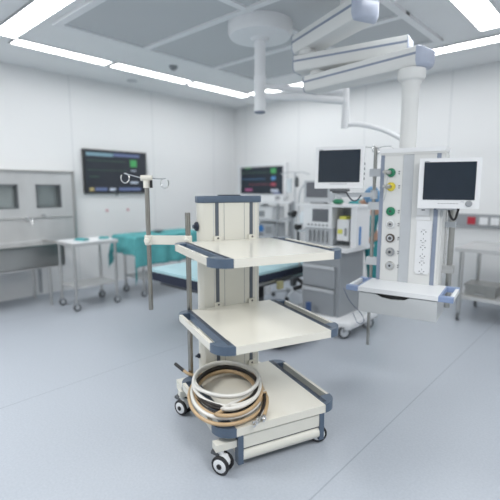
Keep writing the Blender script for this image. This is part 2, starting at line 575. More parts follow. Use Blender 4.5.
def caster(parent, x, y, turn):
    c = MB()
    c.cyl((0, 0, 0.118), (0, 0, 0.092), 0.016)
    # fork shell
    c.prism([(-0.020, 0.030), (0.020, 0.030), (0.038, 0.0), (0.036, -0.022), (0.02, -0.036), (0, -0.040), (-0.02, -0.03), (-0.034, -0.01), (-0.036, 0.012)], -0.018, 0.018, 0.004, 2,
            mtx=Matrix.Translation((0.012, 0, 0.068)) @ Matrix.Rotation(pi / 2, 4, 'X'))
    f = c.build('caster', M['white'], parent, (x, y, 0), (0, 0, turn))
    for s_ in (-1, 1):
        w_ = MB().lathe([(0.030, -0.0085), (0.046, -0.009), (0.050, -0.005), (0.050, 0.005), (0.046, 0.009), (0.030, 0.0085)], (0.012, s_ * 0.0195 + s_ * 0.006, 0.0505), (0, 1, 0), 28)
        wo = w_.build('wheel', M['black'], f)
    hub = MB()
    for s_ in (-1, 1):
        hub.lathe([(0.037, 0), (0.037, 0.009), (0.028, 0.013)], (0.012, s_ * 0.025, 0.0505), (0, s_, 0), 24)
    hub.cyl((0.012, -0.025, 0.0505), (0.012, 0.025, 0.0505), 0.010, seg=12)
    hub.build('hub', M['white'], f)
    cp = MB()
    for s_ in (-1, 1):
        cp.lathe([(0.014, 0), (0.014, 0.004), (0.010, 0.006)], (0.012, s_ * 0.038, 0.0505), (0, s_, 0), 20)
    cp.build('axle_cap', M['black'], f)
    MB().box(-0.062, -0.012, -0.019, 0.019, 0.088, 0.104, 0.005, 2, Matrix.Rotation(R(8), 4, 'Y')).build('brake_lever', M['dgrey'], f)
    return f


caster(CART, -0.352, -0.292, R(-52))
caster(CART, -0.365, 0.352, R(-60))
caster(CART, 0.248, -0.270, R(-20))
caster(CART, 0.250, 0.352, R(-40))

# column
colp = [(-0.216, 0.440), (-0.216, 0.396), (-0.192, 0.368), (0.196, 0.368), (0.212, 0.388), (0.212, 0.440)]
cm = MB().prism(colp, 0.19, 1.366, 0.003, 1).build('column', M['creamcol'], CART)
MB().prism([(-0.222, 0.448), (-0.222, 0.392), (-0.194, 0.359), (0.203, 0.359), (0.226, 0.384), (0.226, 0.448)], 1.360, 1.404, 0.007, 3).build('column_cap', M['blue'], CART)
bxo('cap_inset', M['dark'], CART, -0.07, 0.07, 0.38, 0.435, 1.404, 1.411, 0.003, 1)
for x in (-0.102, 0.142):
    tr = bxo('track', M['track'], CART, x - 0.012, x + 0.012, 0.3655, 0.370, 0.24, 1.364)
for x in (-0.052, 0.092):
    bxo('seam', M['grey'], CART, x - 0.0014, x + 0.0014, 0.3668, 0.370, 0.24, 1.362)
for x in (-0.125, 0.165, 0.192):
    bxo('seam', M['lgrey'], CART, x - 0.0012, x + 0.0012, 0.3668, 0.370, 0.24, 1.362)
for z in (T1, T2, T3):
    for x in (-0.102, 0.142):
        c = bxo('bracket', M['cream'], CART, x - 0.025, x + 0.025, 0.350, 0.369, z - 0.002, z + 0.030, 0.003, 1)
        MB().cyl((x, 0.3502, z + 0.016), (x, 0.3475, z + 0.016), 0.006, seg=14).build('screw', M['black'], c)
# round knob on the column's left face, and a smaller one low down
for z, r_ in ((1.21, 0.030), (0.34, 0.016)):
    kb = MB().lathe([(r_, 0), (r_, 0.010), (r_ * 0.85, 0.016), (r_ * 0.5, 0.018), (r_ * 0.45, 0.026), (0, 0.027)], (-0.216, 0.418, z), (-1, 0, 0), 28).build('knob', M['navy'], CART)
    MB().lathe([(r_ * 0.42, 0), (r_ * 0.42, 0.004)], (-0.243, 0.418, z), (-1, 0, 0), 20).build('knob_cap', M['blue'], kb)

# poles, cross arm and hooks
P2 = (-0.295, 0.372)
P1 = (-0.512, 0.505)
MB().cyl((*P2, 0.17), (*P2, 1.302), 0.0165).build('support_pole', M['pole'], CART)
MB().cyl((*P1, 0.675), (*P1, 1.478), 0.0145).build('infusion_pole', M['pole'], CART)
d = Vector((P1[0] - P2[0], P1[1] - P2[1], 0)); L_ = d.length; d.normalize()
ang = math.atan2(d.y, d.x)
mtx = Matrix.Translation((P2[0], P2[1], 1.128)) @ Matrix.Rotation(ang, 4, 'Z')
arm = MB().box(-0.02, L_ + 0.01, -0.012, 0.012, -0.026, 0.030, 0.006, 2, mtx).build('pole_arm', M['cream'], CART)
for p in (P1, P2):
    c = MB()
    c.lathe([(0.022, -0.030), (0.025, -0.026), (0.025, 0.028), (0.022, 0.032)], (*p, 1.128))
    q = Vector((p[0], p[1], 1.128)); nrm = Vector((-d.y, d.x, 0))
    if nrm.y > 0:
        nrm = -nrm
    c.lathe([(0.019, 0.0), (0.019, 0.036), (0.014, 0.041)], q, nrm)
    c.build('clamp', M['cream'], arm)
hk = MB()
hk.cyl((*P1, 1.455), (*P1, 1.500), 0.021)
hd = Vector((cos(R(-25.8)), sin(R(-25.8)), 0))       # roughly across the view
q = Vector((P1[0], P1[1], 1.515))
hk.cyl(q - hd * 0.035, q + hd * 0.035, 0.018)
head = hk.build('hook_head', M['cream'], CART)
for s_ in (-1, 1):
    pts = [q + hd * s_ * 0.03, q + hd * s_ * (0.09 if s_ < 0 else 0.075) + Vector((0, 0, 0.016 if s_ < 0 else -0.006))]
    cc = q + hd * s_ * (0.133 if s_ < 0 else 0.112) + Vector((0, 0, 0.000 if s_ < 0 else -0.032))
    for t in range(0, 13):
        a = (pi * 0.62 - 2 * pi * t / 12 * 0.92) 
        v = Vector((0, 0, 1)) * sin(a) * 0.031 - hd * s_ * cos(a) * -0.026 * -1
        pts.append(cc + v)
    MB().tube(pts, 0.0034, 8, smooth=1).build('hook', M['chrome'], head)
bxo('clamp_screw', M['black'], head, P1[0] + 0.018, P1[0] + 0.026, P1[1] - 0.045, P1[1] - 0.01, 1.455, 1.50, 0.002, 1)


# ------------------------------------------------------------------ hoses on the cart
def cl(x, y, z):
    a = R(67.9)
    return Vector((4.363 + cos(a) * x - sin(a) * y, -3.999 + sin(a) * x + cos(a) * y, z))


def coil(name, m, loops, r, lead_in, lead_out, ph0, turns, label, endparts):
    ax = Vector((0.36, 0.933)); bx_ = Vector((0.933, -0.36))
    pts = [Vector(p) for p in lead_in]
    N = int(turns * 36)
    for i in range(N + 1):
        t = i / 36.0
        li = t / turns * (len(loops) - 1)
        k0 = min(int(li), len(loops) - 2); f = li - k0
        A, B, cx, cy, z = [loops[k0][q] * (1 - f) + loops[k0 + 1][q] * f for q in range(5)]
        a = ph0 + 2 * pi * t
        v = ax * (A * cos(a)) + bx_ * (B * sin(a))
        pts.append(Vector((cx + v.x, cy + v.y, z + 0.004 * sin(3 * a + k0))))
    pts += [Vector(p) for p in lead_out]
    wp = [cl(*p) for p in pts]
    org = cl(-0.2, 0, T3)
    t = thing(name, label, 'hose', org, 0, 'gas hoses coiled on the cart base')
    MB().tube([p - org for p in wp], r, 12, smooth=1).build('tube', m, t)
    for nm, mm, p0, p1, prof in endparts:
        a_, b_ = cl(*p0) - org, cl(*p1) - org
        ln = (b_ - a_).length
        MB().lathe([(rr, h * ln) for rr, h in prof], a_, (b_ - a_), 18).build(nm, mm, t)
    return t


nip = [(0.006, 0), (0.009, 0.05), (0.009, 0.35), (0.013, 0.36), (0.013, 0.55), (0.007, 0.58), (0.007, 0.8), (0.009, 0.82), (0.006, 1)]
def LP(A, B, sh, z):
    return (A, B, -0.196 + 0.36 * sh, 0.000 + 0.933 * sh, z + 0.004)


coil('tan_hose', M['tan'],
     [LP(0.335, 0.226, -0.005, 0.247), LP(0.324, 0.216, 0.0, 0.264), LP(0.215, 0.170, 0.030, 0.268), LP(0.220, 0.175, 0.025, 0.286), LP(0.318, 0.217, 0.0, 0.292)], 0.0098,
     [(-0.340, 0.395, 0.270), (-0.325, 0.355, 0.262), (-0.29, 0.33, 0.250)], [(0.0, -0.12, 0.290), (-0.03, -0.2, 0.272), (-0.075, -0.265, 0.256), (-0.105, -0.30, 0.25)], -0.35, 4.62,
     'tan rubber hose, outermost of the coiled hoses on the cart base',
     [('plug', M['black'], (-0.338, 0.390, 0.268), (-0.378, 0.455, 0.300), [(0.0112, 0), (0.0112, 0.95), (0.009, 1)]),
      ('nipple', M['chrome'], (-0.105, -0.30, 0.250), (-0.130, -0.345, 0.250), nip)])
coil('black_hose', M['bhose'],
     [LP(0.262, 0.188, 0.015, 0.252), LP(0.255, 0.184, 0.018, 0.284), LP(0.245, 0.180, 0.024, 0.300), LP(0.262, 0.192, 0.012, 0.296)], 0.0100,
     [], [(-0.015, -0.13, 0.288), (-0.055, -0.215, 0.270), (-0.110, -0.272, 0.256), (-0.158, -0.315, 0.252)], 0.5, 3.35,
     'black rubber hose lying inside the coil on the cart base',
     [('nipple', M['chrome'], (-0.158, -0.315, 0.252), (-0.198, -0.372, 0.252), nip)])
coil('white_hose', M['whose'],
     [LP(0.300, 0.202, -0.005, 0.262), LP(0.292, 0.202, -0.005, 0.282), LP(0.236, 0.196, 0.050, 0.314), LP(0.222, 0.188, 0.048, 0.330), LP(0.232, 0.192, 0.035, 0.340), LP(0.280, 0.200, 0.0, 0.306)], 0.0100,
     [], [(0.005, -0.09, 0.285), (-0.03, -0.19, 0.262), (-0.083, -0.255, 0.252), (-0.135, -0.295, 0.25)], 0.2, 4.5,
     'white rubber hose lying on top of the coiled hoses',
     [('nipple', M['steel'], (-0.135, -0.295, 0.250), (-0.165, -0.345, 0.250), nip)])

# ================================================================== CEILING PENDANT
PO = Vector((4.774, -2.76, 0)); PA = R(9.5)
PEN = thing('ceiling_pendant', 'white medical gas pendant with three stacked swing arms and a service column', 'medical pendant', (PO.x, PO.y, 0), PA)


def pl(v):      # world -> pendant local
    d_ = Vector(v) - PO
    return Vector((cos(PA) * d_.x + sin(PA) * d_.y, -sin(PA) * d_.x + cos(PA) * d_.y, d_.z))


def swing_arm(a, b, z, wd, ht, big=0.0, label=None):
    """a, b: world xy ends; profile with chamfered lower edges"""
    A = pl((a[0], a[1], z)); B = pl((b[0], b[1], z))
    d_ = B - A; ln = d_.length; an = math.atan2(d_.y, d_.x)
    mt = Matrix.Translation(A) @ Matrix.Rotation(an, 4, 'Z')
    h = ht / 2; w_ = wd / 2
    prof = [(-w_, h * 0.9), (-w_ * 0.92, h), (w_ * 0.92, h), (w_, h * 0.9), (w_, -h * 0.45), (w_ * 0.86, -h * 0.9), (w_ * 0.74, -h), (-w_ * 0.74, -h), (-w_ * 0.86, -h * 0.9), (-w_, -h * 0.45)]
    swap = Matrix(((0, 0, 1, 0), (1, 0, 0, 0), (0, 1, 0, 0), (0, 0, 0, 1)))
    body = MB().prism(prof, 0, ln, 0, 1, mt @ swap).build('swing_arm', M['pwhite'], PEN)
    st = MB()
    for s_ in (-1, 1):
        y0, y1 = sorted((s_ * (w_ - 0.001), s_ * (w_ + 0.003)))
        st.box(0.0, ln, y0, y1, h * 0.14, h * 0.38, 0, 1, mt)
    st.build('stripe', M['stripe'], body)
    big_prof = [(p[0] * 1.02, p[1] * 1.02) for p in prof]
    MB().prism(big_prof, -0.010, 0.0, 0.002, 1, mt @ swap).build('end_plate', M['stripe'], body)
    c = MB()
    n = 5
    e = 0.024 + big
    for i in range(n):
        t0, t1 = i / n, (i + 1) / n
        f0, f1 = math.sqrt(max(0, 1 - (t0 * 0.9) ** 2)), math.sqrt(max(0, 1 - (t1 * 0.9) ** 2))
        f0 = 0.35 + 0.65 * f0; f1 = 0.35 + 0.65 * f1
        vs_ = [(ln + e * t0, p[0] * 1.03 * f0, p[1] * 1.03 * f0) for p in prof] + [(ln + e * t1, p[0] * 1.03 * f1, p[1] * 1.03 * f1) for p in prof]
        m_ = len(prof)
        fs = [(k_, (k_ + 1) % m_, m_ + (k_ + 1) % m_, m_ + k_) for k_ in range(m_)]
        if i == 0:
            fs.append(tuple(range(m_))[::-1])
        if i == n - 1:
            fs.append(tuple(range(m_, 2 * m_)))
        c.add(vs_, fs, mt)
    ec = c.build('end_cap', M['pblue'], body)
    return body


swing_arm((3.78, -2.62), (4.79, -2.765), 2.335, 0.19, 0.128, 0.030)
swing_arm((3.69, -2.69), (4.60, -2.53), 2.500, 0.19, 0.128, -0.016)
swing_arm((3.66, -2.585), (4.42, -2.92), 2.690, 0.22, 0.150, 0.03)
for p, z0, z1, r_ in (((3.87, -2.65), 2.395, 2.44, 0.065), ((3.78, -2.69), 2.56, 2.618, 0.065)):
    q = pl((p[0], p[1], 0))
    MB().lathe([(r_, z0), (r_ * 1.1, z0 + 0.008), (r_ * 1.1, z1 - 0.02), (r_, z1 - 0.01), (r_, z1)], (q.x, q.y, 0)).build('joint', M['pwhite'], PEN)
q = pl((4.27, -2.83, 0))
MB().cyl((q.x, q.y, 2.76), (q.x, q.y, RH), 0.085, seg=32).build('ceiling_mount', M['pwhite'], PEN)
# pipe and collar
MB().lathe([(0.075, 2.275), (0.092, 2.268), (0.095, 2.225), (0.086, 2.20), (0.070, 2.188), (0.060, 2.16), (0.058, 2.10)], (-0.055, 0, 0), seg=40).build('collar', M['pwhite'], PEN)
MB().cyl((-0.055, 0, 1.70), (-0.055, 0, 2.20), 0.0565, seg=40).build('drop_pipe', M['pwhite'], PEN)
# service column
CXL, CXR = -0.205, 0.205
colm = bxo('service_column', M['pwhite'], PEN, CXL, CXR, -0.118, 0.06, 0.77, 1.699, 0.006, 2)
MB().box(CXL - 0.012, CXR + 0.012, -0.135, 0.07, 1.698, 1.728, 0.010, 3).build('column_top', M['white'], PEN)
bxo('column_rim', M['pwhite'], PEN, CXL - 0.006, CXR + 0.006, -0.128, 0.06, 1.684, 1.699, 0.003, 1)
for x0, x1, m_ in ((-0.207, -0.181, 'stripe'), (-0.052, 0.018, 'lgrey'), (0.163, 0.190, 'stripe')):
    bxo('inlay_strip', M[m_], PEN, x0, x1, -0.1205, -0.117, 0.775, 1.684)
for x0, x1 in ((-0.181, -0.052), (0.018, 0.163)):
    bxo('face_panel', M['pgrey'] if False else M['pwhite'], PEN, x0 + 0.002, x1 - 0.002, -0.1215, -0.117, 0.775, 1.684, 0.001, 1)
bxo('side_rail', M['pwhite'], PEN, 0.205, 0.218, -0.100, 0.05, 0.775, 1.684, 0.006, 2)


def outlet(x, z, ring, core, label, probe=None):
    o = MB().lathe([(0.031, 0), (0.031, 0.010), (0.026, 0.016), (0.022, 0.016)], (x, -0.1215, z), (0, -1, 0), 28).build('gas_outlet', ring, PEN)
    o['label'] = label
    MB().lathe([(0.021, 0.014), (0.021, 0.018), (0.012, 0.019), (0.012, 0.012)], (x, -0.1215, z), (0, -1, 0), 24).build('socket_ring', core, o)
    MB().lathe([(0.008, 0.016), (0.008, 0.020)], (x, -0.1215, z), (0, -1, 0), 16).build('valve', M['dark'], o)
    if probe:
        MB().lathe([(0.016, 0.015), (0.016, 0.045), (0.011, 0.05), (0.011, 0.075), (0.006, 0.08)], (x, -0.1215, z), (-0.5, -1, 0.05), 20).build('probe', probe, o)
    mk = MB().box(x + 0.050, x + 0.062, -0.1232, -0.121, z + 0.002, z + 0.010).box(x + 0.050, x + 0.060, -0.1232, -0.121, z - 0.012, z - 0.005)
    mk.build('marking', M['mark'], o)


OX = -0.122
outlet(OX - 0.010, 1.562, M['green'], M['green'], 'green gas outlet with a plugged probe', M['steel'])
outlet(OX - 0.006, 1.464, M['yellow'], M['yellow'], 'yellow gas outlet with a plugged probe', M['steel'])
outlet(OX, 1.290, M['green'], M['green'], 'plain green gas outlet')
outlet(OX + 0.003, 1.198, M['white'], M['steel'], 'white gas outlet')
outlet(OX + 0.006, 1.098, M['brown'], M['lgrey'], 'dark brown gas outlet')
outlet(OX + 0.010, 0.998, M['grey'], M['steel'], 'grey gas outlet')
outlet(OX + 0.013, 0.898, M['steel'], M['lgrey'], 'steel coloured gas outlet')
MB().tube([(OX - 0.02, -0.16, 1.54), (OX - 0.03, -0.15, 1.50), (OX - 0.03, -0.15, 1.42), (OX - 0.05, -0.14, 1.36)], 0.003, 8, smooth=2).build('probe_chain', M['lgrey'], PEN)

# switch plate and power sockets
sw = bxo('switch_plate', M['white'], PEN, 0.058, 0.138, -0.128, -0.1205, 1.268, 1.345, 0.003, 2)
bxo('indicator', M['dark'], sw, 0.086, 0.108, -0.1295, -0.1275, 1.302, 1.309)
bxo('blank_plate', M['white'], PEN, 0.052, 0.145, -0.1255, -0.1205, 1.235, 1.262, 0.002, 1)
sp = bxo('socket_panel', M['white'], PEN, 0.060, 0.160, -0.130, -0.1205, 0.872, 1.232, 0.004, 2)
for i in range(3):
    z = 1.125 - i * 0.108
    hl = MB().box(0.068, 0.152, -0.134, -0.1295, z - 0.049, z + 0.049, 0.003, 1)
    hl.mi = 1
    for dz in (0.024, -0.024):
        sg = 1 if dz > 0 else -1
        for dx in (-0.014, 0.014):
            hl.box(0.110 + dx - 0.004, 0.110 + dx + 0.004, -0.1355, -0.1335, z + dz + sg * 0.004, z + dz + sg * 0.010)
        hl.box(0.108, 0.112, -0.1355, -0.1335, z + dz - sg * 0.012, z + dz - sg * 0.004)
        hl.box(0.101, 0.119, -0.1355, -0.1335, z + dz + sg * 0.018, z + dz + sg * 0.0205)
    hl.build('power_socket', [M['white'], M['mark']], sp)

# IV pole clamped to the left of the column
IVP = (-0.258, -0.085)
MB().cyl((*IVP, 0.255), (*IVP, 1.745), 0.0125).build('infusion_pole', M['psteel'], PEN)
for z in (1.565, 1.325, 0.915):
    cb = bxo('pole_clamp', M['lgrey'], PEN, -0.290, -0.205, -0.11, -0.06, z - 0.028, z + 0.028, 0.006, 2)
hk = MB()
for k_ in range(4):
    a = R(20 + 90 * k_ - 14)
    dx, dy = cos(a), sin(a)
    p = [(IVP[0], IVP[1], 1.735), (IVP[0] + dx * 0.05, IVP[1] + dy * 0.05, 1.750), (IVP[0] + dx * 0.10, IVP[1] + dy * 0.10, 1.750)]
    for t in range(1, 8):
        b = pi / 2 - pi * 1.25 * t / 7
        p.append((IVP[0] + dx * (0.10 + 0.022 * cos(b)), IVP[1] + dy * (0.10 + 0.022 * cos(b)), 1.728 + 0.022 * sin(b)))
    hk.tube(p, 0.0035, 8, smooth=1)
hk.build('hook_rack', M['chrome'], PEN)

# right hand pole
RP = (0.262, 0.055)
MB().cyl((*RP, 0.60), (*RP, 1.40), 0.019).build('equipment_pole', M['psteel'], PEN)
MB().cyl((RP[0] - 0.035, RP[1] - 0.01, 0.87), (RP[0] - 0.035, RP[1] - 0.01, 1.40), 0.007).build('thin_rod', M['chrome'], PEN)
bxo('pole_clamp', M['steel'], PEN, 0.215, 0.292, 0.02, 0.085, 0.855, 0.91, 0.006, 2)
bxo('pole_bracket', M['lgrey'], PEN, 0.215, 0.285, 0.035, 0.075, 1.18, 1.22, 0.004, 1)

# shelf with drawer
SX0, SX1, SY0, SY1, SZ = -0.240, 0.270, -0.430, -0.090, 0.785
sh = bxo('shelf', M['white'], PEN, SX0, SX1, SY0, SY1, SZ - 0.030, SZ, 0.005, 2)
for sg, xe in ((-1, SX0), (1, SX1)):
    e = 0.085
    h = MB()
    for y0, y1 in ((SY0, SY0 + 0.045), (SY1 - 0.04, SY1)):
        a, b = sorted((xe, xe + sg * e))
        h.box(a, b, y0, y1, SZ - 0.032, SZ + 0.001, 0.006, 2)
    a, b = sorted((xe, xe + sg * 0.010))
    h.box(a, b, SY0 + 0.02, SY1 - 0.02, SZ - 0.031, SZ + 0.0005)
    ho = h.build('shelf_handle', M['hblue'], sh)
    a, b = sorted((xe + sg * (e - 0.022), xe + sg * e))
    bxo('grip', M['white'], ho, a, b, SY0 + 0.044, SY1 - 0.039, SZ - 0.030, SZ - 0.002, 0.004, 2)
bxo('drawer_gap', M['black'], PEN, SX0 + 0.02, SX1 - 0.02, SY0 + 0.030, SY0 + 0.2, SZ - 0.075, SZ - 0.0305)
# drawer front with a scooped finger grip: polygon in x-z
dx0, dx1, dz0, dz1 = SX0 + 0.004, SX1 - 0.004, 0.612, 0.753
pol = [(dx0, dz0), (dx1, dz0), (dx1, dz1 - 0.004), (0.10, dz1 - 0.004), (0.065, dz1 - 0.026), (-0.02, dz1 - 0.032), (-0.085, dz1 - 0.026), (-0.125, dz1 - 0.004), (dx0, dz1 - 0.004)]
ms = Matrix(((1, 0, 0, 0), (0, 0, 1, 0), (0, 1, 0, 0), (0, 0, 0, 1)))
dr = MB().prism(pol, -0.420, -0.402, 0.002, 1, ms).build('drawer', M['pgrey'], PEN)
MB().box(dx0 + 0.001, dx1 - 0.001, -0.403, -0.13, dz0 + 0.001, 0.710, 0.003, 1).build('drawer_box', M['pgrey'], dr)
bxo('drawer_side', M['pgrey'], dr, dx1 - 0.012, dx1 - 0.001, -0.403, -0.13, 0.71, 0.754)
bxo('drawer_side', M['pgrey'], dr, dx0 + 0.001, dx0 + 0.012, -0.403, -0.13, 0.71, 0.754)
MB().tube([pl(p) for p in ((4.44, -3.12, 0.73), (4.45, -3.05, 0.62), (4.50, -2.93, 0.50), (4.49, -2.86, 0.42), (4.40, -2.80, 0.36), (4.30, -2.70, 0.42))], 0.0035, 8, smooth=3).build('cable', M['cable'], PEN)


# ------------------------------------------------------------------ monitors held by the pendant
def monitor(name, label, loc, rz, w_, h_, tilt, knob, group, arm_pts, stripes=True):
    t = thing(name, label, 'monitor', loc, rz, group)
    mt = Matrix.Rotation(tilt, 4, 'X')
    d_ = 0.05
    MB().box(-w_ / 2, w_ / 2, 0, d_, 0, h_, 0.012, 3, mt).build('casing', M['white'], t)
    MB().box(-w_ / 2 + 0.03, w_ / 2 - 0.03, d_ - 0.005, d_ + 0.05, 0.03, h_ - 0.03, 0.02, 3, mt).build('back_cover', M['lgrey'], t)
    mx_ = 0.026 if not knob else 0.030; bz = 0.044 if not knob else 0.056
    s_ = MB().box(-w_ / 2 + mx_, w_ / 2 - mx_, -0.003, 0.004, bz, h_ - 0.026, 0.001, 1, mt).build('screen', M['screen'], t)
    mk = MB()
    for i in range(7):
        mk.box(-0.06 + i * 0.018, -0.06 + i * 0.018 + 0.012, -0.0012, 0.001, 0.030, 0.034, 0, 1, mt)
    mk.build('marking', M['grey'], t)
    mk = MB().box(-w_ / 2 + mx_, -w_ / 2 + mx_ + 0.03, -0.0012, 0.001, h_ - 0.024, h_ - 0.019, 0, 1, mt)
    mk.build('marking', M['grey'], t)
    if knob:
        c = mt @ Vector((w_ / 2 - 0.062, 0, 0.032))
        ax = mt.to_3x3() @ Vector((0, -1, 0))
        MB().lathe([(0.020, 0), (0.020, 0.010), (0.016, 0.014)], c, ax, 24).build('control_knob', M['grey'], t)
        mk = MB().box(w_ / 2 - 0.11, w_ / 2 - 0.09, -0.0012, 0.001, 0.042, 0.045, 0, 1, mt).build('indicator', M['grey'], t)
    else:
        for i in range(4):
            c0 = mt @ Vector((w_ / 2 - 0.001, 0.025, 0.07 + i * 0.035)); c1 = mt @ Vector((w_ / 2 + 0.006, 0.025, 0.07 + i * 0.035))
            MB().cyl(c0, c1, 0.009, seg=14).build('side_button', M['grey'], t)
    return t


cam_right = R(42.16)
# left monitor: faces slightly right of the camera
ml_ = monitor('patient_monitor', 'smaller white flat monitor on a swing bracket left of the gas column', (4.355, -3.095, 1.452), R(42.16) + R(-22), 0.350, 0.300, R(-3), False, 'monitors on the pendant', None)
bk = MB()
bk.box(-0.06, 0.07, 0.0, 0.09, -0.022, -0.004, 0.003, 1).box(-0.045, 0.055, 0.01, 0.08, -0.034, -0.020, 0.003, 1)
bk.build('tilt_plate', M['dgrey'], ml_)
mr_ = monitor('patient_monitor', 'larger white flat monitor with round grey knob, right of the gas column', (5.058, -2.904, 1.322), R(42.16) + R(-20), 0.368, 0.325, R(-2), True, 'monitors on the pendant', None)
# brackets reach the pendant poles (children of the monitors, in world-derived local coordinates)


def to_local(o, p):
    d_ = Vector(p) - o.location
    a = -o.rotation_euler.z
    return Vector((cos(a) * d_.x - sin(a) * d_.y, sin(a) * d_.x + cos(a) * d_.y, d_.z))


def pw(x, y, z):     # pendant local -> world
    return Vector((PO.x + cos(PA) * x - sin(PA) * y, PO.y + sin(PA) * x + cos(PA) * y, z))


A = to_local(ml_, pw(IVP[0], IVP[1], 1.405))
mb = MB()
S = Vector((0.0, 0.045, A.z))
dv = A - S; an = math.atan2(dv.y, dv.x)
mb.box(-0.03, dv.length + 0.02, -0.02, 0.02, -0.016, 0.016, 0.006, 2, Matrix.Translation(S) @ Matrix.Rotation(an, 4, 'Z'))
mb.cyl(S + Vector((0, 0, -0.03)), S + Vector((0, 0, 0.02)), 0.018)
mb.cyl(A + Vector((0, 0, -0.03)), A + Vector((0, 0, 0.035)), 0.026)
mb.build('bracket', M['lgrey'], ml_)
MB().tube([S + Vector((0.05, 0, 0.02)), S + Vector((0.09, 0, -0.04)), S + Vector((0.13, 0, -0.045)), S + Vector((0.16, 0, 0))], 0.005, 8, smooth=2).build('cable', M['dark'], ml_)
A = to_local(mr_, pw(RP[0], RP[1], 1.36))
S = Vector((0.0, 0.06, A.z + 0.06))
dv = A - S; an = math.atan2(dv.y, dv.x)
mb = MB()
mb.box(-0.02, Vector((dv.x, dv.y, 0)).length, -0.022, 0.022, -0.02, 0.02, 0.006, 2, Matrix.Translation((S.x, S.y, A.z)) @ Matrix.Rotation(an, 4, 'Z'))
mb.cyl(A + Vector((0, 0, -0.05)), A + Vector((0, 0, 0.05)), 0.030)
mb.box(-0.06, 0.06, 0.04, 0.09, A.z - 0.05, A.z + 0.07, 0.006, 1)
mb.build('bracket', M['lgrey'], mr_)
MB().tube([(0.01, 0.06, 0.02), (0.02, 0.05, -0.05), (0.05, 0.05, -0.085), (0.065, 0.05, -0.04), (0.075, 0.06, 0.03)], 0.008, 8, smooth=2).build('cable', M['black'], mr_)

# ================================================================== SURGICAL LIGHT ARM ON ROUND MOUNT
SL = thing('surgical_light_arm', 'white ceiling mounted surgical light arm hanging from a round cover', 'surgical light arm', (3.185, -2.615, 0), 0)
MB().lathe([(0.305, RH - 0.012), (0.305, RH - 0.10), (0.285, RH - 0.135), (0.09, RH - 0.145), (0.07, RH - 0.17), (0.0, RH - 0.17)], seg=48).build('ceiling_cover', M['bar'], SL)
MB().lathe([(0.052, RH - 0.10), (0.052, 2.52), (0.058, 2.515), (0.058, 2.50), (0.055, 2.495), (0.055, 2.19)], seg=32).build('stem', M['bar'], SL)
MB().lathe([(0.054, 2.19), (0.054, 2.178), (0.03, 2.17)], seg=32).build('stem_cap', M['cable'], SL)


def sl(p):
    return Vector(p) - Vector((3.185, -2.615, 0))


MB().tube([sl((3.185, -2.615, 2.335)), sl((3.50, -2.35, 2.32)), sl((3.79, -2.10, 2.285))], 0.035, 16).build('swing_arm', M['white'], SL)
MB().cyl(sl((3.815, -2.085, 2.40)), sl((3.815, -2.085, 2.03)), 0.033).build('elbow', M['white'], SL)
MB().tube([sl((3.185, -2.615, 2.425)), sl((3.52, -2.335, 2.39)), sl((3.80, -2.09, 2.375))], 0.026, 14).build('swing_arm', M['white'], SL)
MB().tube([sl((3.815, -2.085, 2.06)), sl((3.92, -2.03, 2.065)), sl((4.06, -1.95, 2.03)), sl((4.20, -1.87, 1.97)), sl((4.33, -1.80, 1.87))], 0.022, 14, smooth=2).build('spring_arm', M['white'], SL)

# ================================================================== WALL DISPLAYS
M['tvscreen'] = mat('dark_blue_display', (0.030, 0.036, 0.048), 0.25, noise=0.1, nscale=2)
d1 = thing('wall_display', 'wide black display with vital signs on the left wall', 'display', (0, -2.325, 1.70), 0, 'vital sign displays on the walls')
bxo('casing', M['bezelblack'], d1, 0.0, 0.05, -0.53, 0.53, -0.32, 0.32, 0.006, 2)
mats = [M['tvscreen'], M['e_teal'], M['e_blue'], M['e_green'], M['e_dimgreen'], M['e_yellow'], M['e_white']]
mb = MB().box(0.0495, 0.0515, -0.505, 0.505, -0.295, 0.295)


def bits(lst, axis):
    for mi, a0, a1, z0, z1 in lst:
        mb.mi = mi
        if axis == 'y':
            mb.box(0.0512, 0.0525, a0, a1, z0, z1)
        else:
            mb.box(a0, a1, -0.0525, -0.0512, z0, z1)


bits([(1, -0.49, -0.06, 0.225, 0.275), (2, -0.05, 0.40, 0.235, 0.275), (3, 0.23, 0.345, 0.085, 0.195), (4, -0.48, 0.15, 0.155, 0.163), (4, -0.48, 0.15, 0.02, 0.026),
      (4, -0.45, -0.30, -0.08, -0.07), (6, 0.24, 0.33, 0.02, 0.035), (5, -0.46, -0.39, -0.285, -0.235), (2, -0.37, -0.18, -0.28, -0.235), (6, -0.14, -0.04, -0.28, -0.24),
      (2, 0.02, 0.40, -0.28, -0.235), (6, 0.22, 0.36, -0.17, -0.14)], 'y')
mb.build('screen', mats, d1)
bxo('mount', M['grey'], d1, 0.0, 0.02, -0.012, 0.012, -0.36, -0.318)

d2 = thing('wall_display', 'white framed display with coloured vital signs on the back wall', 'display', (0.74, WY, 1.60), 0, 'vital sign displays on the walls')
bxo('casing', M['white'], d2, -0.60, 0.60, -0.05, 0, -0.32, 0.31, 0.01, 2)
mats = [M['screen'], M['e_green'], M['e_cyan'], M['e_red'], M['e_white'], M['e_pink'], M['e_dimgreen'], M['e_blue']]
mb = MB().box(-0.52, 0.52, -0.0515, -0.0495, -0.25, 0.255)
bits([(1, 0.24, 0.36, 0.13, 0.22), (2, 0.25, 0.35, 0.01, 0.07), (3, 0.24, 0.36, -0.10, -0.045), (4, 0.24, 0.42, -0.21, -0.16), (5, -0.40, -0.22, -0.19, -0.15),
      (6, -0.50, 0.18, 0.145, 0.155), (2, -0.5, 0.1, 0.025, 0.032), (3, -0.3, 0.2, -0.075, -0.068), (1, -0.40, -0.25, 0.225, 0.245), (7, 0.3, 0.48, -0.245, -0.22)], 'x')
mb.build('screen', mats, d2)

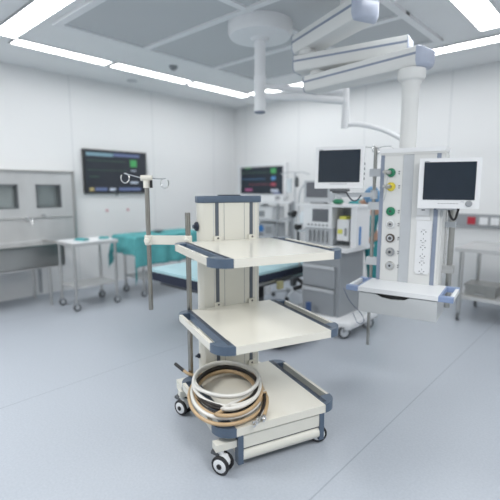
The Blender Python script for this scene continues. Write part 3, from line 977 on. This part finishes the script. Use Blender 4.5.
# small round wall buttons under the left display
for y, s_ in ((-2.50, 'left'), (-2.14, 'right')):
    tag(MB().lathe([(0.022, 0), (0.022, 0.008), (0.015, 0.012)], (0, y, 1.12), (1, 0, 0), 20).build('wall_button', M['e_pink'] if False else mat('pink_button', (0.62, 0.36, 0.40), 0.5, noise=0.02)), 'small pink round wall button below the left display, %s one' % s_, 'wall button', 'wall buttons under the display')

# ================================================================== SCRUB SINK
SK = thing('scrub_sink', 'stainless steel surgical scrub sink with tall back panel against the left wall', 'sink', (0, -4.1, 0), 0)
z0 = 0.70
bp = MB()
# back panel built around two recessed windows (y from -1.3 to 1.04 local)
Yw = [(-0.72, -0.05), (-0.05 + 0.0, 0)]
wy = [(-0.10 - 0.38, 0.32), (0.54, 0.87)]
zw0, zw1 = 1.195, 1.505
edges = [-1.3, -0.02, 0.32, 0.54, 0.87, 1.04]
bp.box(0.0, 0.10, -1.3, 1.04, z0, zw0, 0)
bp.box(0.0, 0.10, -1.3, 1.04, zw1, 1.675, 0)
for a, b in ((-1.3, -0.02), (0.32, 0.54), (0.87, 1.04)):
    bp.box(0.0, 0.10, a, b, zw0, zw1)
bp.build('back_panel', M['steelh'], SK)
bxo('panel_edge', M['steel'], SK, 0.0, 0.125, 1.035, 1.06, 0.70, 1.69, 0.004, 1)
bxo('panel_edge', M['steel'], SK, 0.0, 0.125, -1.3, 1.06, 1.67, 1.69, 0.004, 1)
for a, b in ((-0.02, 0.32), (0.54, 0.87)):
    wdo = MB().box(0.0, 0.03, a, b, zw0, zw1).build('inspection_window', M['mirror'], SK)
    fr = MB()
    fr.box(0.03, 0.104, a, a + 0.02, zw0, zw1).box(0.03, 0.104, b - 0.02, b, zw0, zw1).box(0.03, 0.104, a, b, zw1 - 0.02, zw1).box(0.03, 0.104, a, b, zw0, zw0 + 0.012)
    fr.build('window_frame', M['dgrey'], wdo)
bs = MB()
bs.box(0.10, 0.70, -1.3, 0.60, 0.49, 0.51)
bs.box(0.675, 0.70, -1.3, 0.60, 0.50, 0.765, 0.004, 1).box(0.10, 0.70, 0.578, 0.60, 0.50, 0.765, 0.004, 1).box(0.10, 0.70, -1.3, -1.278, 0.50, 0.765, 0.004, 1)
bs.box(0.10, 0.15, -1.3, 0.60, 0.50, 0.765)
bs.build('basin', M['steelh'], SK)
rm = MB()
rm.box(0.655, 0.715, -1.31, 0.615, 0.755, 0.775, 0.004, 1).box(0.10, 0.715, 0.56, 0.615, 0.755, 0.775, 0.004, 1)
rm.build('basin_rim', M['steel'], SK)
for x, y in ((0.66, 0.42), (0.14, 0.42), (0.66, -1.1), (0.14, -1.1)):
    MB().cyl((x, y, 0), (x, y, 0.49), 0.018, seg=14).build('leg', M['steel'], SK)
for y in (0.40, -0.45):
    t_ = MB()
    t_.tube([(0.10, y, 1.06), (0.20, y, 1.075), (0.27, y, 1.06), (0.285, y, 0.99)], 0.014, 12, smooth=2)
    t_.cyl((0.10, y, 1.06), (0.125, y, 1.06), 0.030)
    tt = t_.build('tap', M['chrome'], SK)
MB().cyl((0.112, -1.2, 1.07), (0.112, 0.98, 1.07), 0.008, seg=10).build('pipe_rail', M['steel'], SK)
for y in (0.62, -0.15):
    MB().lathe([(0.03, 0), (0.03, 0.01), (0.02, 0.015)], (0.10, y, 1.085), (1, 0, 0), 16).build('button', M['grey'], SK)
MB().cyl((0.40, 0.40, 0.49), (0.40, 0.40, 0.12), 0.022, seg=12).build('drain_pipe', M['grey'], SK)


# ================================================================== TABLES
def cast(parent, x, y, r=0.045):
    c = MB().box(x - 0.014, x + 0.014, y - 0.022, y + 0.022, 2 * r - 0.025, 2 * r + 0.02, 0.003, 1).build('caster', M['grey'], parent)
    MB().lathe([(r * 0.7, -0.013), (r, -0.010), (r, 0.010), (r * 0.7, 0.013)], (x, y, r), (1, 0, 0), 20).build('wheel', M['dgrey'], c)
    MB().lathe([(r * 0.5, -0.016), (r * 0.5, 0.016)], (x, y, r), (1, 0, 0), 16).build('hub', M['lgrey'], c)


def cart_table(label, x0, x1, y0, y1, top, shelf_z, name='instrument_table', group=None):
    cx, cy = (x0 + x1) / 2, (y0 + y1) / 2
    t = thing(name, label, 'table', (cx, cy, 0), 0, group)
    hx, hy = (x1 - x0) / 2, (y1 - y0) / 2
    MB().box(-hx - 0.03, hx + 0.03, -hy - 0.03, hy + 0.03, top - 0.03, top, 0.005, 2).build('tabletop', M['steelh'], t)
    for sx in (-1, 1):
        for sy in (-1, 1):
            MB().cyl((sx * hx, sy * hy, 0.10), (sx * hx, sy * hy, top - 0.03), 0.017, seg=16).build('leg', M['steel'], t)
            cast(t, sx * hx, sy * hy)
    if shelf_z:
        MB().box(-hx, hx, -hy, hy, shelf_z - 0.022, shelf_z, 0.004, 1).build('lower_shelf', M['steelh'], t)
    return t


it = cart_table('small steel instrument table on casters beside the scrub sink', 0.77, 1.16, -3.59, -3.06, 0.81, 0.285)
cloth = MB().box(0.745, 1.185, -3.615, -3.03, 0.812, 0.820, 0.003, 1).build('white_drape', M['white'])
tag(cloth, 'flat white sheet covering the instrument table by the sink', 'sheet')
for i, (x, y, a, sx, sy, lab) in enumerate(((0.98, -3.40, 0.4, 0.07, 0.05, 'small folded teal towel near the sink end of the instrument table'), (1.00, -3.12, 1.1, 0.06, 0.04, 'small folded teal towel at the far end of the instrument table'))):
    tb = MB()
    mt = Matrix.Translation((x, y, 0.822)) @ Matrix.Rotation(a, 4, 'Z')
    tb.box(-sx, sx, -sy, sy, 0, 0.014, 0.005, 2, mt).box(-sx * 0.8, sx * 0.9, -sy * 0.9, sy * 0.7, 0.014, 0.026, 0.005, 2, mt)
    tag(tb.build('folded_towel', M['teal']), lab, 'towel', 'folded towels on the instrument table')

bt = cart_table('steel back table under a teal cloth beside the operating table', 0.72, 1.17, -2.66, -1.70, 0.80, 0.25, 'back_table')


# teal draped cloth over the back table
def drape_cloth(name, x0, x1, y0, y1, z, drops, m, label, nx=34, ny=60, seed=1):
    """cloth on a rectangle; drops: function(side, t)-> drop length"""
    rnd = random.Random(seed)
    bm = bmesh.new()
    dmax = 0.5
    N = 70
    grid = []
    cx, cy = (x0 + x1) / 2, (y0 + y1) / 2
    hx, hy = (x1 - x0) / 2, (y1 - y0) / 2
    U = nx; V = ny
    for i in range(U + 1):
        row = []
        for j in range(V + 1):
            u = -1 + 2 * i / U; v = -1 + 2 * j / V
            # cloth extends beyond the rectangle by drop lengths
            sx = u * (hx + 0.40); sy = v * (hy + 0.28)
            ox = max(0, abs(sx) - hx); oy = max(0, abs(sy) - hy)
            px = max(-hx, min(hx, sx)); py = max(-hy, min(hy, sy))
            k_ = drops
            t_ = (py + hy) / (2 * hy)
            dl = (ox * k_(('x', 1 if sx > 0 else -1), t_) if ox else 0) + (oy * k_(('y', 1 if sy > 0 else -1), (px + hx) / (2 * hx)) if oy else 0)
            wv = 0.5 + 0.5 * sin(sy * 21 + 1.3 * sin(sy * 7)) if ox else 0.5 + 0.5 * sin(sx * 24)
            out = 0.012 + 0.05 * wv * min(1, dl / 0.3)
            X_ = cx + px + (math.copysign(out, sx) if ox else 0)
            Y_ = cy + py + (math.copysign(out, sy) if oy else 0)
            Z_ = z - dl + (0.006 * sin(px * 13) * sin(py * 9) if not (ox or oy) else 0)
            row.append(bm.verts.new((X_, Y_, Z_)))
        grid.append(row)
    for i in range(U):
        for j in range(V):
            bm.faces.new((grid[i][j], grid[i + 1][j], grid[i + 1][j + 1], grid[i][j + 1]))
    b = MB(); b.bm.free(); b.bm = bm
    o = b.build(name, m)
    md = o.modifiers.new('thick', 'SOLIDIFY'); md.thickness = 0.006
    return o


def dr_fn(side, t):
    ax, sg = side
    if ax == 'x' and sg > 0:
        return 0.95 if t > 0.12 else 0.95
    if ax == 'x':
        return 0.6
    return 0.85


dc = drape_cloth('surgical_drape', 0.67, 1.22, -2.79, -1.62, 0.822, dr_fn, M['teal'], '')
tag(dc, 'teal surgical cloth hanging over the back table beside the operating table', 'cloth')
MB_ = MB().lathe([(0.05, 0), (0.075, 0.03), (0.07, 0.034), (0.045, 0.008)], (0.95, -2.25, 0.836), seg=24)
tag(MB_.build('bowl', M['grey']), 'small grey bowl standing on the teal cloth', 'bowl')

# ================================================================== OPERATING TABLE
OT = thing('operating_table', 'operating table with pale cyan sheet over black padding behind the cart', 'operating table', (2.68, -2.45, 0), 0)
secs = [(-0.53, 0.52, -0.80, -0.28), (-0.53, 0.52, -0.26, 0.80)]
for a, b, c, d_ in secs:
    p = bxo('pad', M['navy'], OT, a, b, c, d_, 0.485, 0.575, 0.018, 3)
sheet = MB().box(-0.535, 0.525, -0.80, 0.80, 0.572, 0.603, 0.012, 3).build('sheet', M['cyan'], OT)
bxo('side_rail', M['steel'], OT, 0.525, 0.545, -0.75, 0.75, 0.47, 0.495, 0.003, 1)
bxo('frame', M['dgrey'], OT, -0.45, 0.45, -0.70, 0.70, 0.42, 0.484, 0.01, 2)
bxo('column', M['dgrey'], OT, -0.18, 0.26, -0.25, 0.20, 0.12, 0.43, 0.02, 2)
bxo('column_shroud', M['black'], OT, 0.0, 0.42, -0.45, 0.0, 0.30, 0.43, 0.02, 2)
MB().prism([(-0.1, -0.30), (0.95, -0.58), (1.08, -0.52), (1.12, -0.1), (1.0, 0.02), (-0.1, 0.22)], 0.05, 0.13, 0.02, 3).build('base', M['navyblue'], OT)
for x, y in ((0.0, -0.2), (0.0, 0.12), (0.92, -0.48), (0.95, -0.08)):
    MB().lathe([(0.03, -0.015), (0.045, -0.012), (0.045, 0.012), (0.03, 0.015)], (x, y, 0.046), (0, 1, 0), 18).build('caster', M['black'], OT)
for (x, y, z, m_) in ((0.585, 0.08, 0.45, 'dullyellow'), (0.60, 0.30, 0.45, 'dgrey'), (0.58, -0.12, 0.43, 'grey')):
    MB().box(x - 0.02, x + 0.02, y - 0.035, y + 0.035, z - 0.05, z + 0.03, 0.010, 2).build('clamp', M['lgrey' if m_ == 'grey' else m_], OT)
MB().tube([(0.45, 0.45, 0.47), (0.62, 0.42, 0.43), (0.74, 0.30, 0.42), (0.70, 0.18, 0.40)], 0.022, 10, smooth=2).build('crank_handle', M['black'], OT)

# blue pedal box under the operating table end
pb = MB().box(3.55, 3.63, -2.36, -2.26, 0.0, 0.08, 0.01, 2).box(3.57, 3.61, -2.33, -2.29, 0.08, 0.30, 0.01, 2)
tag(pb.build('foot_switch', mat('dull_blue_plastic', (0.05, 0.10, 0.24), 0.5, noise=0.05)), 'blue foot switch post by the end of the operating table', 'foot switch')

# ================================================================== ANAESTHESIA MACHINE
AM = thing('anesthesia_machine', 'grey anaesthesia machine on casters behind the cart and left of the pendant', 'anaesthesia machine', (3.65, -2.0, 0), 0)
bxo('cabinet', M['machine'], AM, -0.22, 0.22, -0.19, 0.30, 0.16, 0.84, 0.02, 3)
for z0_, z1_, nm in ((0.17, 0.44, 'drawer'), (0.46, 0.68, 'drawer')):
    q = bxo(nm, M['machine'], AM, -0.205, 0.175, -0.212, -0.19, z0_, z1_, 0.015, 3)
    bxo('drawer_handle', M['lgrey'], q, -0.205, 0.175, -0.224, -0.205, z1_ - 0.035, z1_, 0.008, 2)
MB().prism([(-0.38, -0.21), (0.33, -0.30), (0.40, -0.27), (0.40, 0.34), (-0.30, 0.34), (-0.38, 0.28)], 0.085, 0.165, 0.025, 3).build('base', M['white'], AM)
for x, y in ((0.33, -0.27), (0.36, 0.17), (-0.28, -0.17), (-0.28, 0.28)):
    c = MB().box(x - 0.02, x + 0.02, y - 0.03, y + 0.03, 0.07, 0.12, 0.005, 1).build('caster', M['grey'], AM)
    MB().lathe([(0.04, -0.02), (0.062, -0.016), (0.062, 0.016), (0.04, 0.02)], (x, y, 0.062), Vector((0.75, -0.66, 0)), 24).build('wheel', M['dgrey'], c)
    MB().lathe([(0.042, -0.024), (0.042, 0.024)], (x, y, 0.062), Vector((0.75, -0.66, 0)), 20).build('hub', M['lgrey'], c)
bxo('worktop', M['white'], AM, -0.34, 0.33, -0.26, 0.31, 0.84, 0.875, 0.012, 3)
# upper housing: left block, recess on the right, side panel, top shelf
bxo('flowmeter_block', M['lgrey'], AM, -0.26, 0.075, -0.10, 0.16, 0.875, 1.045, 0.008, 2)
for i in range(5):
    MB().cyl((-0.20 + i * 0.052, -0.112, 0.90), (-0.20 + i * 0.052, -0.112, 1.02), 0.012, seg=12).build('flow_tube', M['grey'], AM)
bxo('control_head', M['white'], AM, -0.27, 0.075, -0.13, 0.16, 1.05, 1.265, 0.012, 2)
s_ = bxo('screen', M['screengrey'], AM, -0.155, 0.035, -0.134, -0.129, 1.115, 1.245, 0.002, 1)
for i in range(6):
    MB().cyl((-0.20 + i * 0.045, -0.13, 1.08), (-0.20 + i * 0.045, -0.142, 1.08), 0.010, seg=12).build('button', M['grey'], AM)
bxo('recess_back', M['grey'], AM, 0.075, 0.285, 0.10, 0.16, 0.875, 1.27)
bxo('side_panel', M['white'], AM, 0.285, 0.345, -0.12, 0.16, 0.875, 1.27, 0.012, 2)
bxo('side_rail', M['dblue'], AM, 0.345, 0.352, -0.06, -0.03, 0.90, 1.08)
bxo('top_shelf', M['white'], AM, -0.37, 0.36, -0.14, 0.18, 1.268, 1.292, 0.008, 2)
sb = bxo('suction_unit', M['white'], AM, 0.105, 0.235, -0.07, 0.10, 0.93, 1.145, 0.010, 2)
bxo('label', M['ygreen'], sb, 0.115, 0.165, -0.074, -0.069, 1.00, 1.045)
bxo('lid', M['ygreen'], sb, 0.125, 0.20, -0.06, 0.05, 1.145, 1.175, 0.006, 1)
bxo('slot', M['grey'], sb, 0.19, 0.215, -0.074, -0.069, 0.98, 1.06)
# breathing circuit on the left side
MB().tube([(-0.27, -0.05, 1.10), (-0.38, -0.08, 1.06), (-0.46, -0.02, 1.10), (-0.55, 0.18, 1.18), (-0.62, 0.28, 1.42), (-0.56, 0.30, 1.50)], 0.010, 10, smooth=3).build('breathing_tube', M['lgrey'], AM)
MB().tube([(-0.27, -0.05, 1.02), (-0.40, -0.06, 0.98), (-0.55, 0.12, 1.12), (-0.72, 0.32, 1.14)], 0.016, 10, smooth=3).build('breathing_tube', M['lgrey'], AM)
MB().tube([(-0.55, 0.12, 1.10), (-0.50, 0.10, 0.95), (-0.44, 0.02, 0.75), (-0.36, -0.05, 0.6)], 0.008, 10, smooth=3).build('breathing_tube', M['grey'], AM)
MB().sphere((-0.60, 0.16, 1.155), 0.045).build('connector', M['black'], AM)
MB().sphere((-0.70, 0.20, 1.155), 0.024).build('connector', M['dgrey'], AM)
MB().sphere((-0.40, -0.04, 1.035), 0.045, 1, 1, 0.9).build('connector', M['black'], AM)
MB().cyl((-0.40, -0.04, 1.03), (-0.40, -0.03, 0.84), 0.017).build('bag_stem', M['dgrey'], AM)
MB().lathe([(0.02, 0.0), (0.055, 0.02), (0.06, 0.10), (0.04, 0.14), (0.02, 0.15)], (-0.33, -0.02, 1.06)).build('absorber_dome', M['clear'], AM)

# small monitor and green mask on the machine's top shelf
sm = thing('vital_monitor', 'small grey monitor standing on top of the anaesthesia machine', 'monitor', (3.44, -1.95, 1.2925), R(6))
bxo('casing', M['lgrey'], sm, -0.155, 0.155, -0.03, 0.10, 0.015, 0.245, 0.012, 2)
bxo('screen', M['screengrey'], sm, -0.125, 0.125, -0.034, -0.029, 0.065, 0.225)
bxo('stand', M['grey'], sm, -0.08, 0.08, -0.02, 0.08, 0.0, 0.02, 0.004, 1)
gm = MB().sphere((0, 0, 0.028), 0.06, 1.0, 0.8, 0.5)
o = gm.build('anesthesia_mask', M['green'], None, (3.735, -2.03, 1.2925)); tag(o, 'small green mask lying on the anaesthesia machine top', 'mask')

# ================================================================== EQUIPMENT TROLLEY (behind the column)
ER = thing('equipment_trolley', 'grey equipment trolley with shelves below the back wall display', 'trolley', (1.72, -0.62, 0), 0)
for z in (0.20, 0.70, 0.985):
    bxo('shelf', M['lgrey'], ER, -0.30, 0.30, -0.24, 0.24, z - 0.03, z, 0.006, 2)
bxo('top', M['white'], ER, -0.30, 0.30, -0.24, 0.24, 1.22, 1.25, 0.008, 2)
for x in (-0.28, 0.28):
    bxo('side_post', M['grey'], ER, x - 0.025, x + 0.025, 0.10, 0.22, 0.08, 1.25, 0.006, 2)
    bxo('side_post', M['grey'], ER, x - 0.015, x + 0.015, -0.22, -0.19, 0.08, 1.22, 0.004, 1)
for x in (-0.26, 0.26):
    for y in (-0.2, 0.2):
        cast(ER, x, y, 0.04)
u = thing('endoscopy_unit', 'white box with grey screen on the upper trolley shelf', 'medical device', (1.70, -0.66, 0.986), 0)
bxo('casing', M['white'], u, -0.19, 0.17, -0.14, 0.16, 0, 0.19, 0.01, 2)
bxo('screen', M['grey'], u, -0.16, 0.02, -0.144, -0.139, 0.03, 0.12)
u = thing('insufflator_unit', 'grey box with round blue dial on the middle trolley shelf', 'medical device', (1.70, -0.66, 0.701), 0)
bxo('casing', M['lgrey'], u, -0.20, 0.20, -0.14, 0.16, 0, 0.22, 0.01, 2)
MB().lathe([(0.055, 0), (0.055, 0.012), (0.045, 0.018)], (-0.05, -0.14, 0.13), (0, -1, 0), 24).build('dial', M['dblue'], u)
bxo('display', M['grey'], u, 0.04, 0.17, -0.144, -0.139, 0.06, 0.17)
bxo('button_row', M['dgrey'], u, -0.15, 0.0, -0.144, -0.139, 0.025, 0.05)
u = thing('light_source_unit', 'low white device with rounded top on the trolley top', 'medical device', (1.70, -0.62, 1.251), 0)
bxo('casing', M['white'], u, -0.17, 0.15, -0.12, 0.12, 0, 0.07, 0.015, 3)
MB().sphere((0.17, -0.05, 0.06), 0.035, 1.4, 1, 0.8).build('connector', M['grey'], u)

# ================================================================== IV STAND far
IV = thing('drip_stand', 'thin drip stand with hanging bag behind the anaesthesia machine', 'drip stand', (2.66, -1.30, 0), 0)
MB().cyl((0, 0, 0.06), (0, 0, 1.66), 0.010, seg=12).build('pole', M['lgrey'], IV)
mb = MB()
for k_ in range(2):
    sgn = (-1, 1)[k_]
    mb.tube([(0, 0, 1.655), (sgn * 0.08, sgn * 0.07, 1.665), (sgn * 0.13, sgn * 0.11, 1.63), (sgn * 0.14, sgn * 0.12, 1.65)], 0.006, 8, smooth=2)
mb.build('hook', M['lgrey'], IV)
MB().lathe([(0.01, 0), (0.026, 0.02), (0.026, 0.10), (0.008, 0.14)], (0.02, 0.01, 1.47)).build('drip_chamber', M['dgrey'], IV)
MB().box(-0.09, -0.02, -0.06, -0.04, 1.40, 1.58, 0.012, 2).build('infusion_bag', M['clear'], IV)
for k_ in range(5):
    a = 2 * pi * k_ / 5
    MB().tube([(0, 0, 0.10), (0.27 * cos(a), 0.27 * sin(a), 0.06)], 0.014, 8).build('foot', M['lgrey'], IV)
    MB().sphere((0.27 * cos(a), 0.27 * sin(a), 0.03), 0.03).build('caster', M['dgrey'], IV)

# ================================================================== RIGHT WALL SIDE: RAIL, BENCH, BIN
BR = thing('socket_rail', 'grey wall rail with red and white sockets on the back wall', 'socket rail', (4.31, WY, 1.035), 0)
bxo('rail', M['grey'], BR, -0.35, 3.2, -0.05, 0, -0.085, 0.085, 0.006, 2)
for x, m_, lb in ((0.09, 'red', 'red socket'), (0.235, 'white', None), (0.365, 'white', None), (0.52, 'white', None)):
    so = bxo('socket', M[m_], BR, x - 0.048, x + 0.048, -0.062, -0.049, -0.048, 0.048, 0.005, 1)
    if lb:
        so['label'] = lb
WB = thing('steel_workbench', 'long steel workbench with lower shelf under the wall rail at right', 'workbench', (5.75, -0.55, 0), 0)
MB().box(-1.19, 1.19, -0.40, 0.42, 0.775, 0.815, 0.005, 2).build('worktop', M['steelh'], WB)
MB().box(-1.14, 1.15, -0.36, 0.38, 0.25, 0.285, 0.005, 2).build('lower_shelf', M['steelh'], WB)
for x in (-1.12, 1.12):
    for y in (-0.36, 0.36):
        MB().cyl((x, y, 0.09), (x, y, 0.78), 0.022, seg=14).build('leg', M['steel'], WB)
        cast(WB, x, y, 0.05)
ST = thing('steel_tray', 'rectangular steel sterilising box with lid on the workbench shelf', 'steel box', (4.80, -0.72, 0.286), 0)
MB().box(-0.13, 0.17, -0.14, 0.14, 0, 0.11, 0.010, 2).build('box_body', M['psteel'], ST)
MB().box(-0.14, 0.18, -0.15, 0.15, 0.105, 0.13, 0.006, 2).build('lid', M['psteel'], ST)
MB().tube([(-0.03, -0.14, 0.04), (-0.03, -0.17, 0.04), (0.07, -0.17, 0.04), (0.07, -0.14, 0.04)], 0.005, 8).build('handle', M['chrome'], ST)


# ================================================================== PERSON IN TEAL SCRUBS
def skinned(name, verts, edges, m, parent, sub=2, root=0):
    me = bpy.data.meshes.new(name)
    me.from_pydata([v[0] for v in verts], edges, [])
    o = bpy.data.objects.new(name, me)
    COL.objects.link(o)
    md = o.modifiers.new('skin', 'SKIN')
    for i, v in enumerate(verts):
        sv = me.skin_vertices[0].data[i]
        r = v[1]
        sv.radius = (r, r) if not isinstance(r, tuple) else r
        sv.use_root = (i == root)
    sb_ = o.modifiers.new('sub', 'SUBSURF'); sb_.levels = sub; sb_.render_levels = sub
    me.materials.append(m)
    for p in me.polygons:
        p.use_smooth = True
    md.use_smooth_shade = True
    o.parent = parent
    return o


PX, PY = 3.672, -1.281
PE = thing('person', 'person in teal scrubs and blue cap bending forward behind the pendant column', 'person', (PX, PY, 0), R(305))
# local frame: +x is the direction faced
J = {
    'pel': (-0.08, 0, 0.92), 'wst': (-0.03, 0, 1.04), 'chs': (0.10, 0, 1.20), 'nek': (0.20, 0, 1.33), 'hb': (0.24, 0, 1.38),
}
V = []; Ed = []


def av(p, r, prev=None):
    V.append((p, r))
    i = len(V) - 1
    if prev is not None:
        Ed.append((prev, i))
    return i


pel = av((-0.08, 0, 0.90), (0.125, 0.105))
wst = av((-0.03, 0, 1.03), (0.115, 0.09), pel)
chs = av((0.09, 0, 1.17), (0.135, 0.10), wst)
upc = av((0.16, 0, 1.265), (0.11, 0.08), chs)
nek = av((0.235, 0, 1.29), 0.05, upc)
ham = av((0.28, 0, 1.315), 0.052, nek)
hds = []
for s_ in (-1, 1):
    h = av((-0.07, s_ * 0.10, 0.84), 0.09, pel)
    kn_ = av((0.0, s_ * 0.11, 0.47), 0.058, h)
    cf = av((-0.03, s_ * 0.11, 0.30), 0.052, kn_)
    an_ = av((-0.04, s_ * 0.11, 0.09), 0.036, cf)
    ft = av((0.03, s_ * 0.12, 0.045), (0.040, 0.030), an_)
    te = av((0.13, s_ * 0.13, 0.03), (0.036, 0.022), ft)
    sh_ = av((0.14, s_ * 0.17, 1.25), 0.058, upc)
    el = av((0.20, s_ * 0.22, 0.99), 0.040, sh_)
    wr = av((0.34, s_ * 0.16, 0.80), 0.026, el)
    pm_ = av((0.38, s_ * 0.15, 0.745), (0.034, 0.018), wr)
    for q in range(4):
        f1 = av((0.400 + 0.006 * q, s_ * (0.125 + 0.018 * q), 0.700 - 0.003 * q), 0.0095, pm_)
        f2 = av((0.412 + 0.004 * q, s_ * (0.122 + 0.018 * q), 0.672 - 0.002 * (q % 3)), 0.0088, f1)
        f3 = av((0.405 + 0.004 * q, s_ * (0.120 + 0.018 * q), 0.650 - 0.003 * (q % 3)), 0.008, f2)
    th_ = av((0.392, s_ * 0.115, 0.735), 0.011, pm_)
    av((0.412, s_ * 0.100, 0.705), 0.0095, th_)
body = skinned('body', V, Ed, M['skin'], PE, 2, 0)
# head as its own shaped surface joined by the neck
hb = MB()
hc = Vector((0.345, 0, 1.355))
tilt = Matrix.Translation(hc) @ Matrix.Rotation(R(52), 4, 'Y')
vs_ = []
rings, seg = 22, 28
for i in range(rings + 1):
    t = pi * i / rings
    for k_ in range(seg):
        a = 2 * pi * k_ / seg
        x = 0.098 * sin(t) * cos(a); y = 0.076 * sin(t) * sin(a); z = 0.118 * cos(t)
        if z < 0:
            f = 1 - 0.30 * (-z / 0.118) ** 1.5
            x *= f; y *= f
            if x > 0:
                x += 0.012 * (-z / 0.118)
        dn = math.exp(-((y / 0.014) ** 2)) * math.exp(-(((z + 0.022) / 0.024) ** 2))
        if x > 0.03:
            x += 0.026 * dn
            x -= 0.010 * math.exp(-(((abs(y) - 0.032) / 0.016) ** 2)) * math.exp(-(((z - 0.006) / 0.014) ** 2))
            x += 0.005 * math.exp(-((y / 0.022) ** 2)) * math.exp(-(((z + 0.062) / 0.010) ** 2))
        vs_.append((x, y, z))
fs = []
for i in range(rings):
    for k_ in range(seg):
        j = (k_ + 1) % seg
        fs.append((i * seg + k_, (i + 1) * seg + k_, (i + 1) * seg + j, i * seg + j))
hb.add(vs_, fs, tilt)
for s_ in (-1, 1):
    hb.sphere(tilt @ Vector((-0.005, s_ * 0.078, -0.008)), 0.026, 0.7, 0.35, 1.0, 12, 8)
head_ = hb.build('head', M['skin'], PE)
ey = MB()
for s_ in (-1, 1):
    ey.sphere(tilt @ Vector((0.078, s_ * 0.032, 0.006)), 0.012, seg=12, rings=8)
ey.build('eye', M['eye'], head_)
cp = MB()
vs_ = []
fs = []
rg, sg_ = 9, 28
for i in range(rg + 1):
    t = 0.56 * pi * i / rg
    for k_ in range(sg_):
        a = 2 * pi * k_ / sg_
        lim = 1.0 if cos(a) < 0.2 else 0.86
        tt = t * lim
        vs_.append((0.108 * sin(tt) * cos(a) - 0.004, 0.086 * sin(tt) * sin(a), 0.130 * cos(tt) + 0.002))
for i in range(rg):
    for k_ in range(sg_):
        j = (k_ + 1) % sg_
        fs.append((i * sg_ + k_, (i + 1) * sg_ + k_, (i + 1) * sg_ + j, i * sg_ + j))
cp.add(vs_, fs, tilt)
c_ = cp.build('surgical_cap', M['cap'], PE)
c_.modifiers.new('t', 'SOLIDIFY').thickness = 0.004
# face mask
mk = MB()
mk.sphere(tilt @ Vector((0.060, 0, -0.052)), 0.055, 0.85, 1.05, 0.85)
mk.build('face_mask', M['cap'], PE)
# scrub top
V = []; Ed = []
pel = av((-0.08, 0, 0.86), (0.150, 0.125))
wst = av((-0.03, 0, 1.03), (0.140, 0.112), pel)
chs = av((0.09, 0, 1.17), (0.158, 0.120), wst)
upc = av((0.155, 0, 1.262), (0.125, 0.095), chs)
nk = av((0.185, 0, 1.298), 0.075, upc)
for s_ in (-1, 1):
    sh_ = av((0.14, s_ * 0.17, 1.25), 0.078, upc)
    el = av((0.178, s_ * 0.205, 1.08), 0.062, sh_)
    av((0.20, s_ * 0.22, 0.97), 0.056, el)
skinned('scrub_top', V, Ed, M['tealscrub'], PE)
V = []; Ed = []
pel = av((-0.08, 0, 0.92), (0.138, 0.118))
for s_ in (-1, 1):
    h = av((-0.07, s_ * 0.095, 0.80), 0.112, pel)
    kn_ = av((0.0, s_ * 0.11, 0.47), 0.082, h)
    cf = av((-0.03, s_ * 0.115, 0.27), 0.074, kn_)
    av((-0.04, s_ * 0.115, 0.10), 0.070, cf)
skinned('scrub_trousers', V, Ed, M['tealscrub'], PE)
for s_ in (-1, 1):
    sb_ = MB().sphere((0.045, s_ * 0.12, 0.042), 0.12, 1.15, 0.48, 0.36)
    sb_.build('shoe', M['white'], PE)
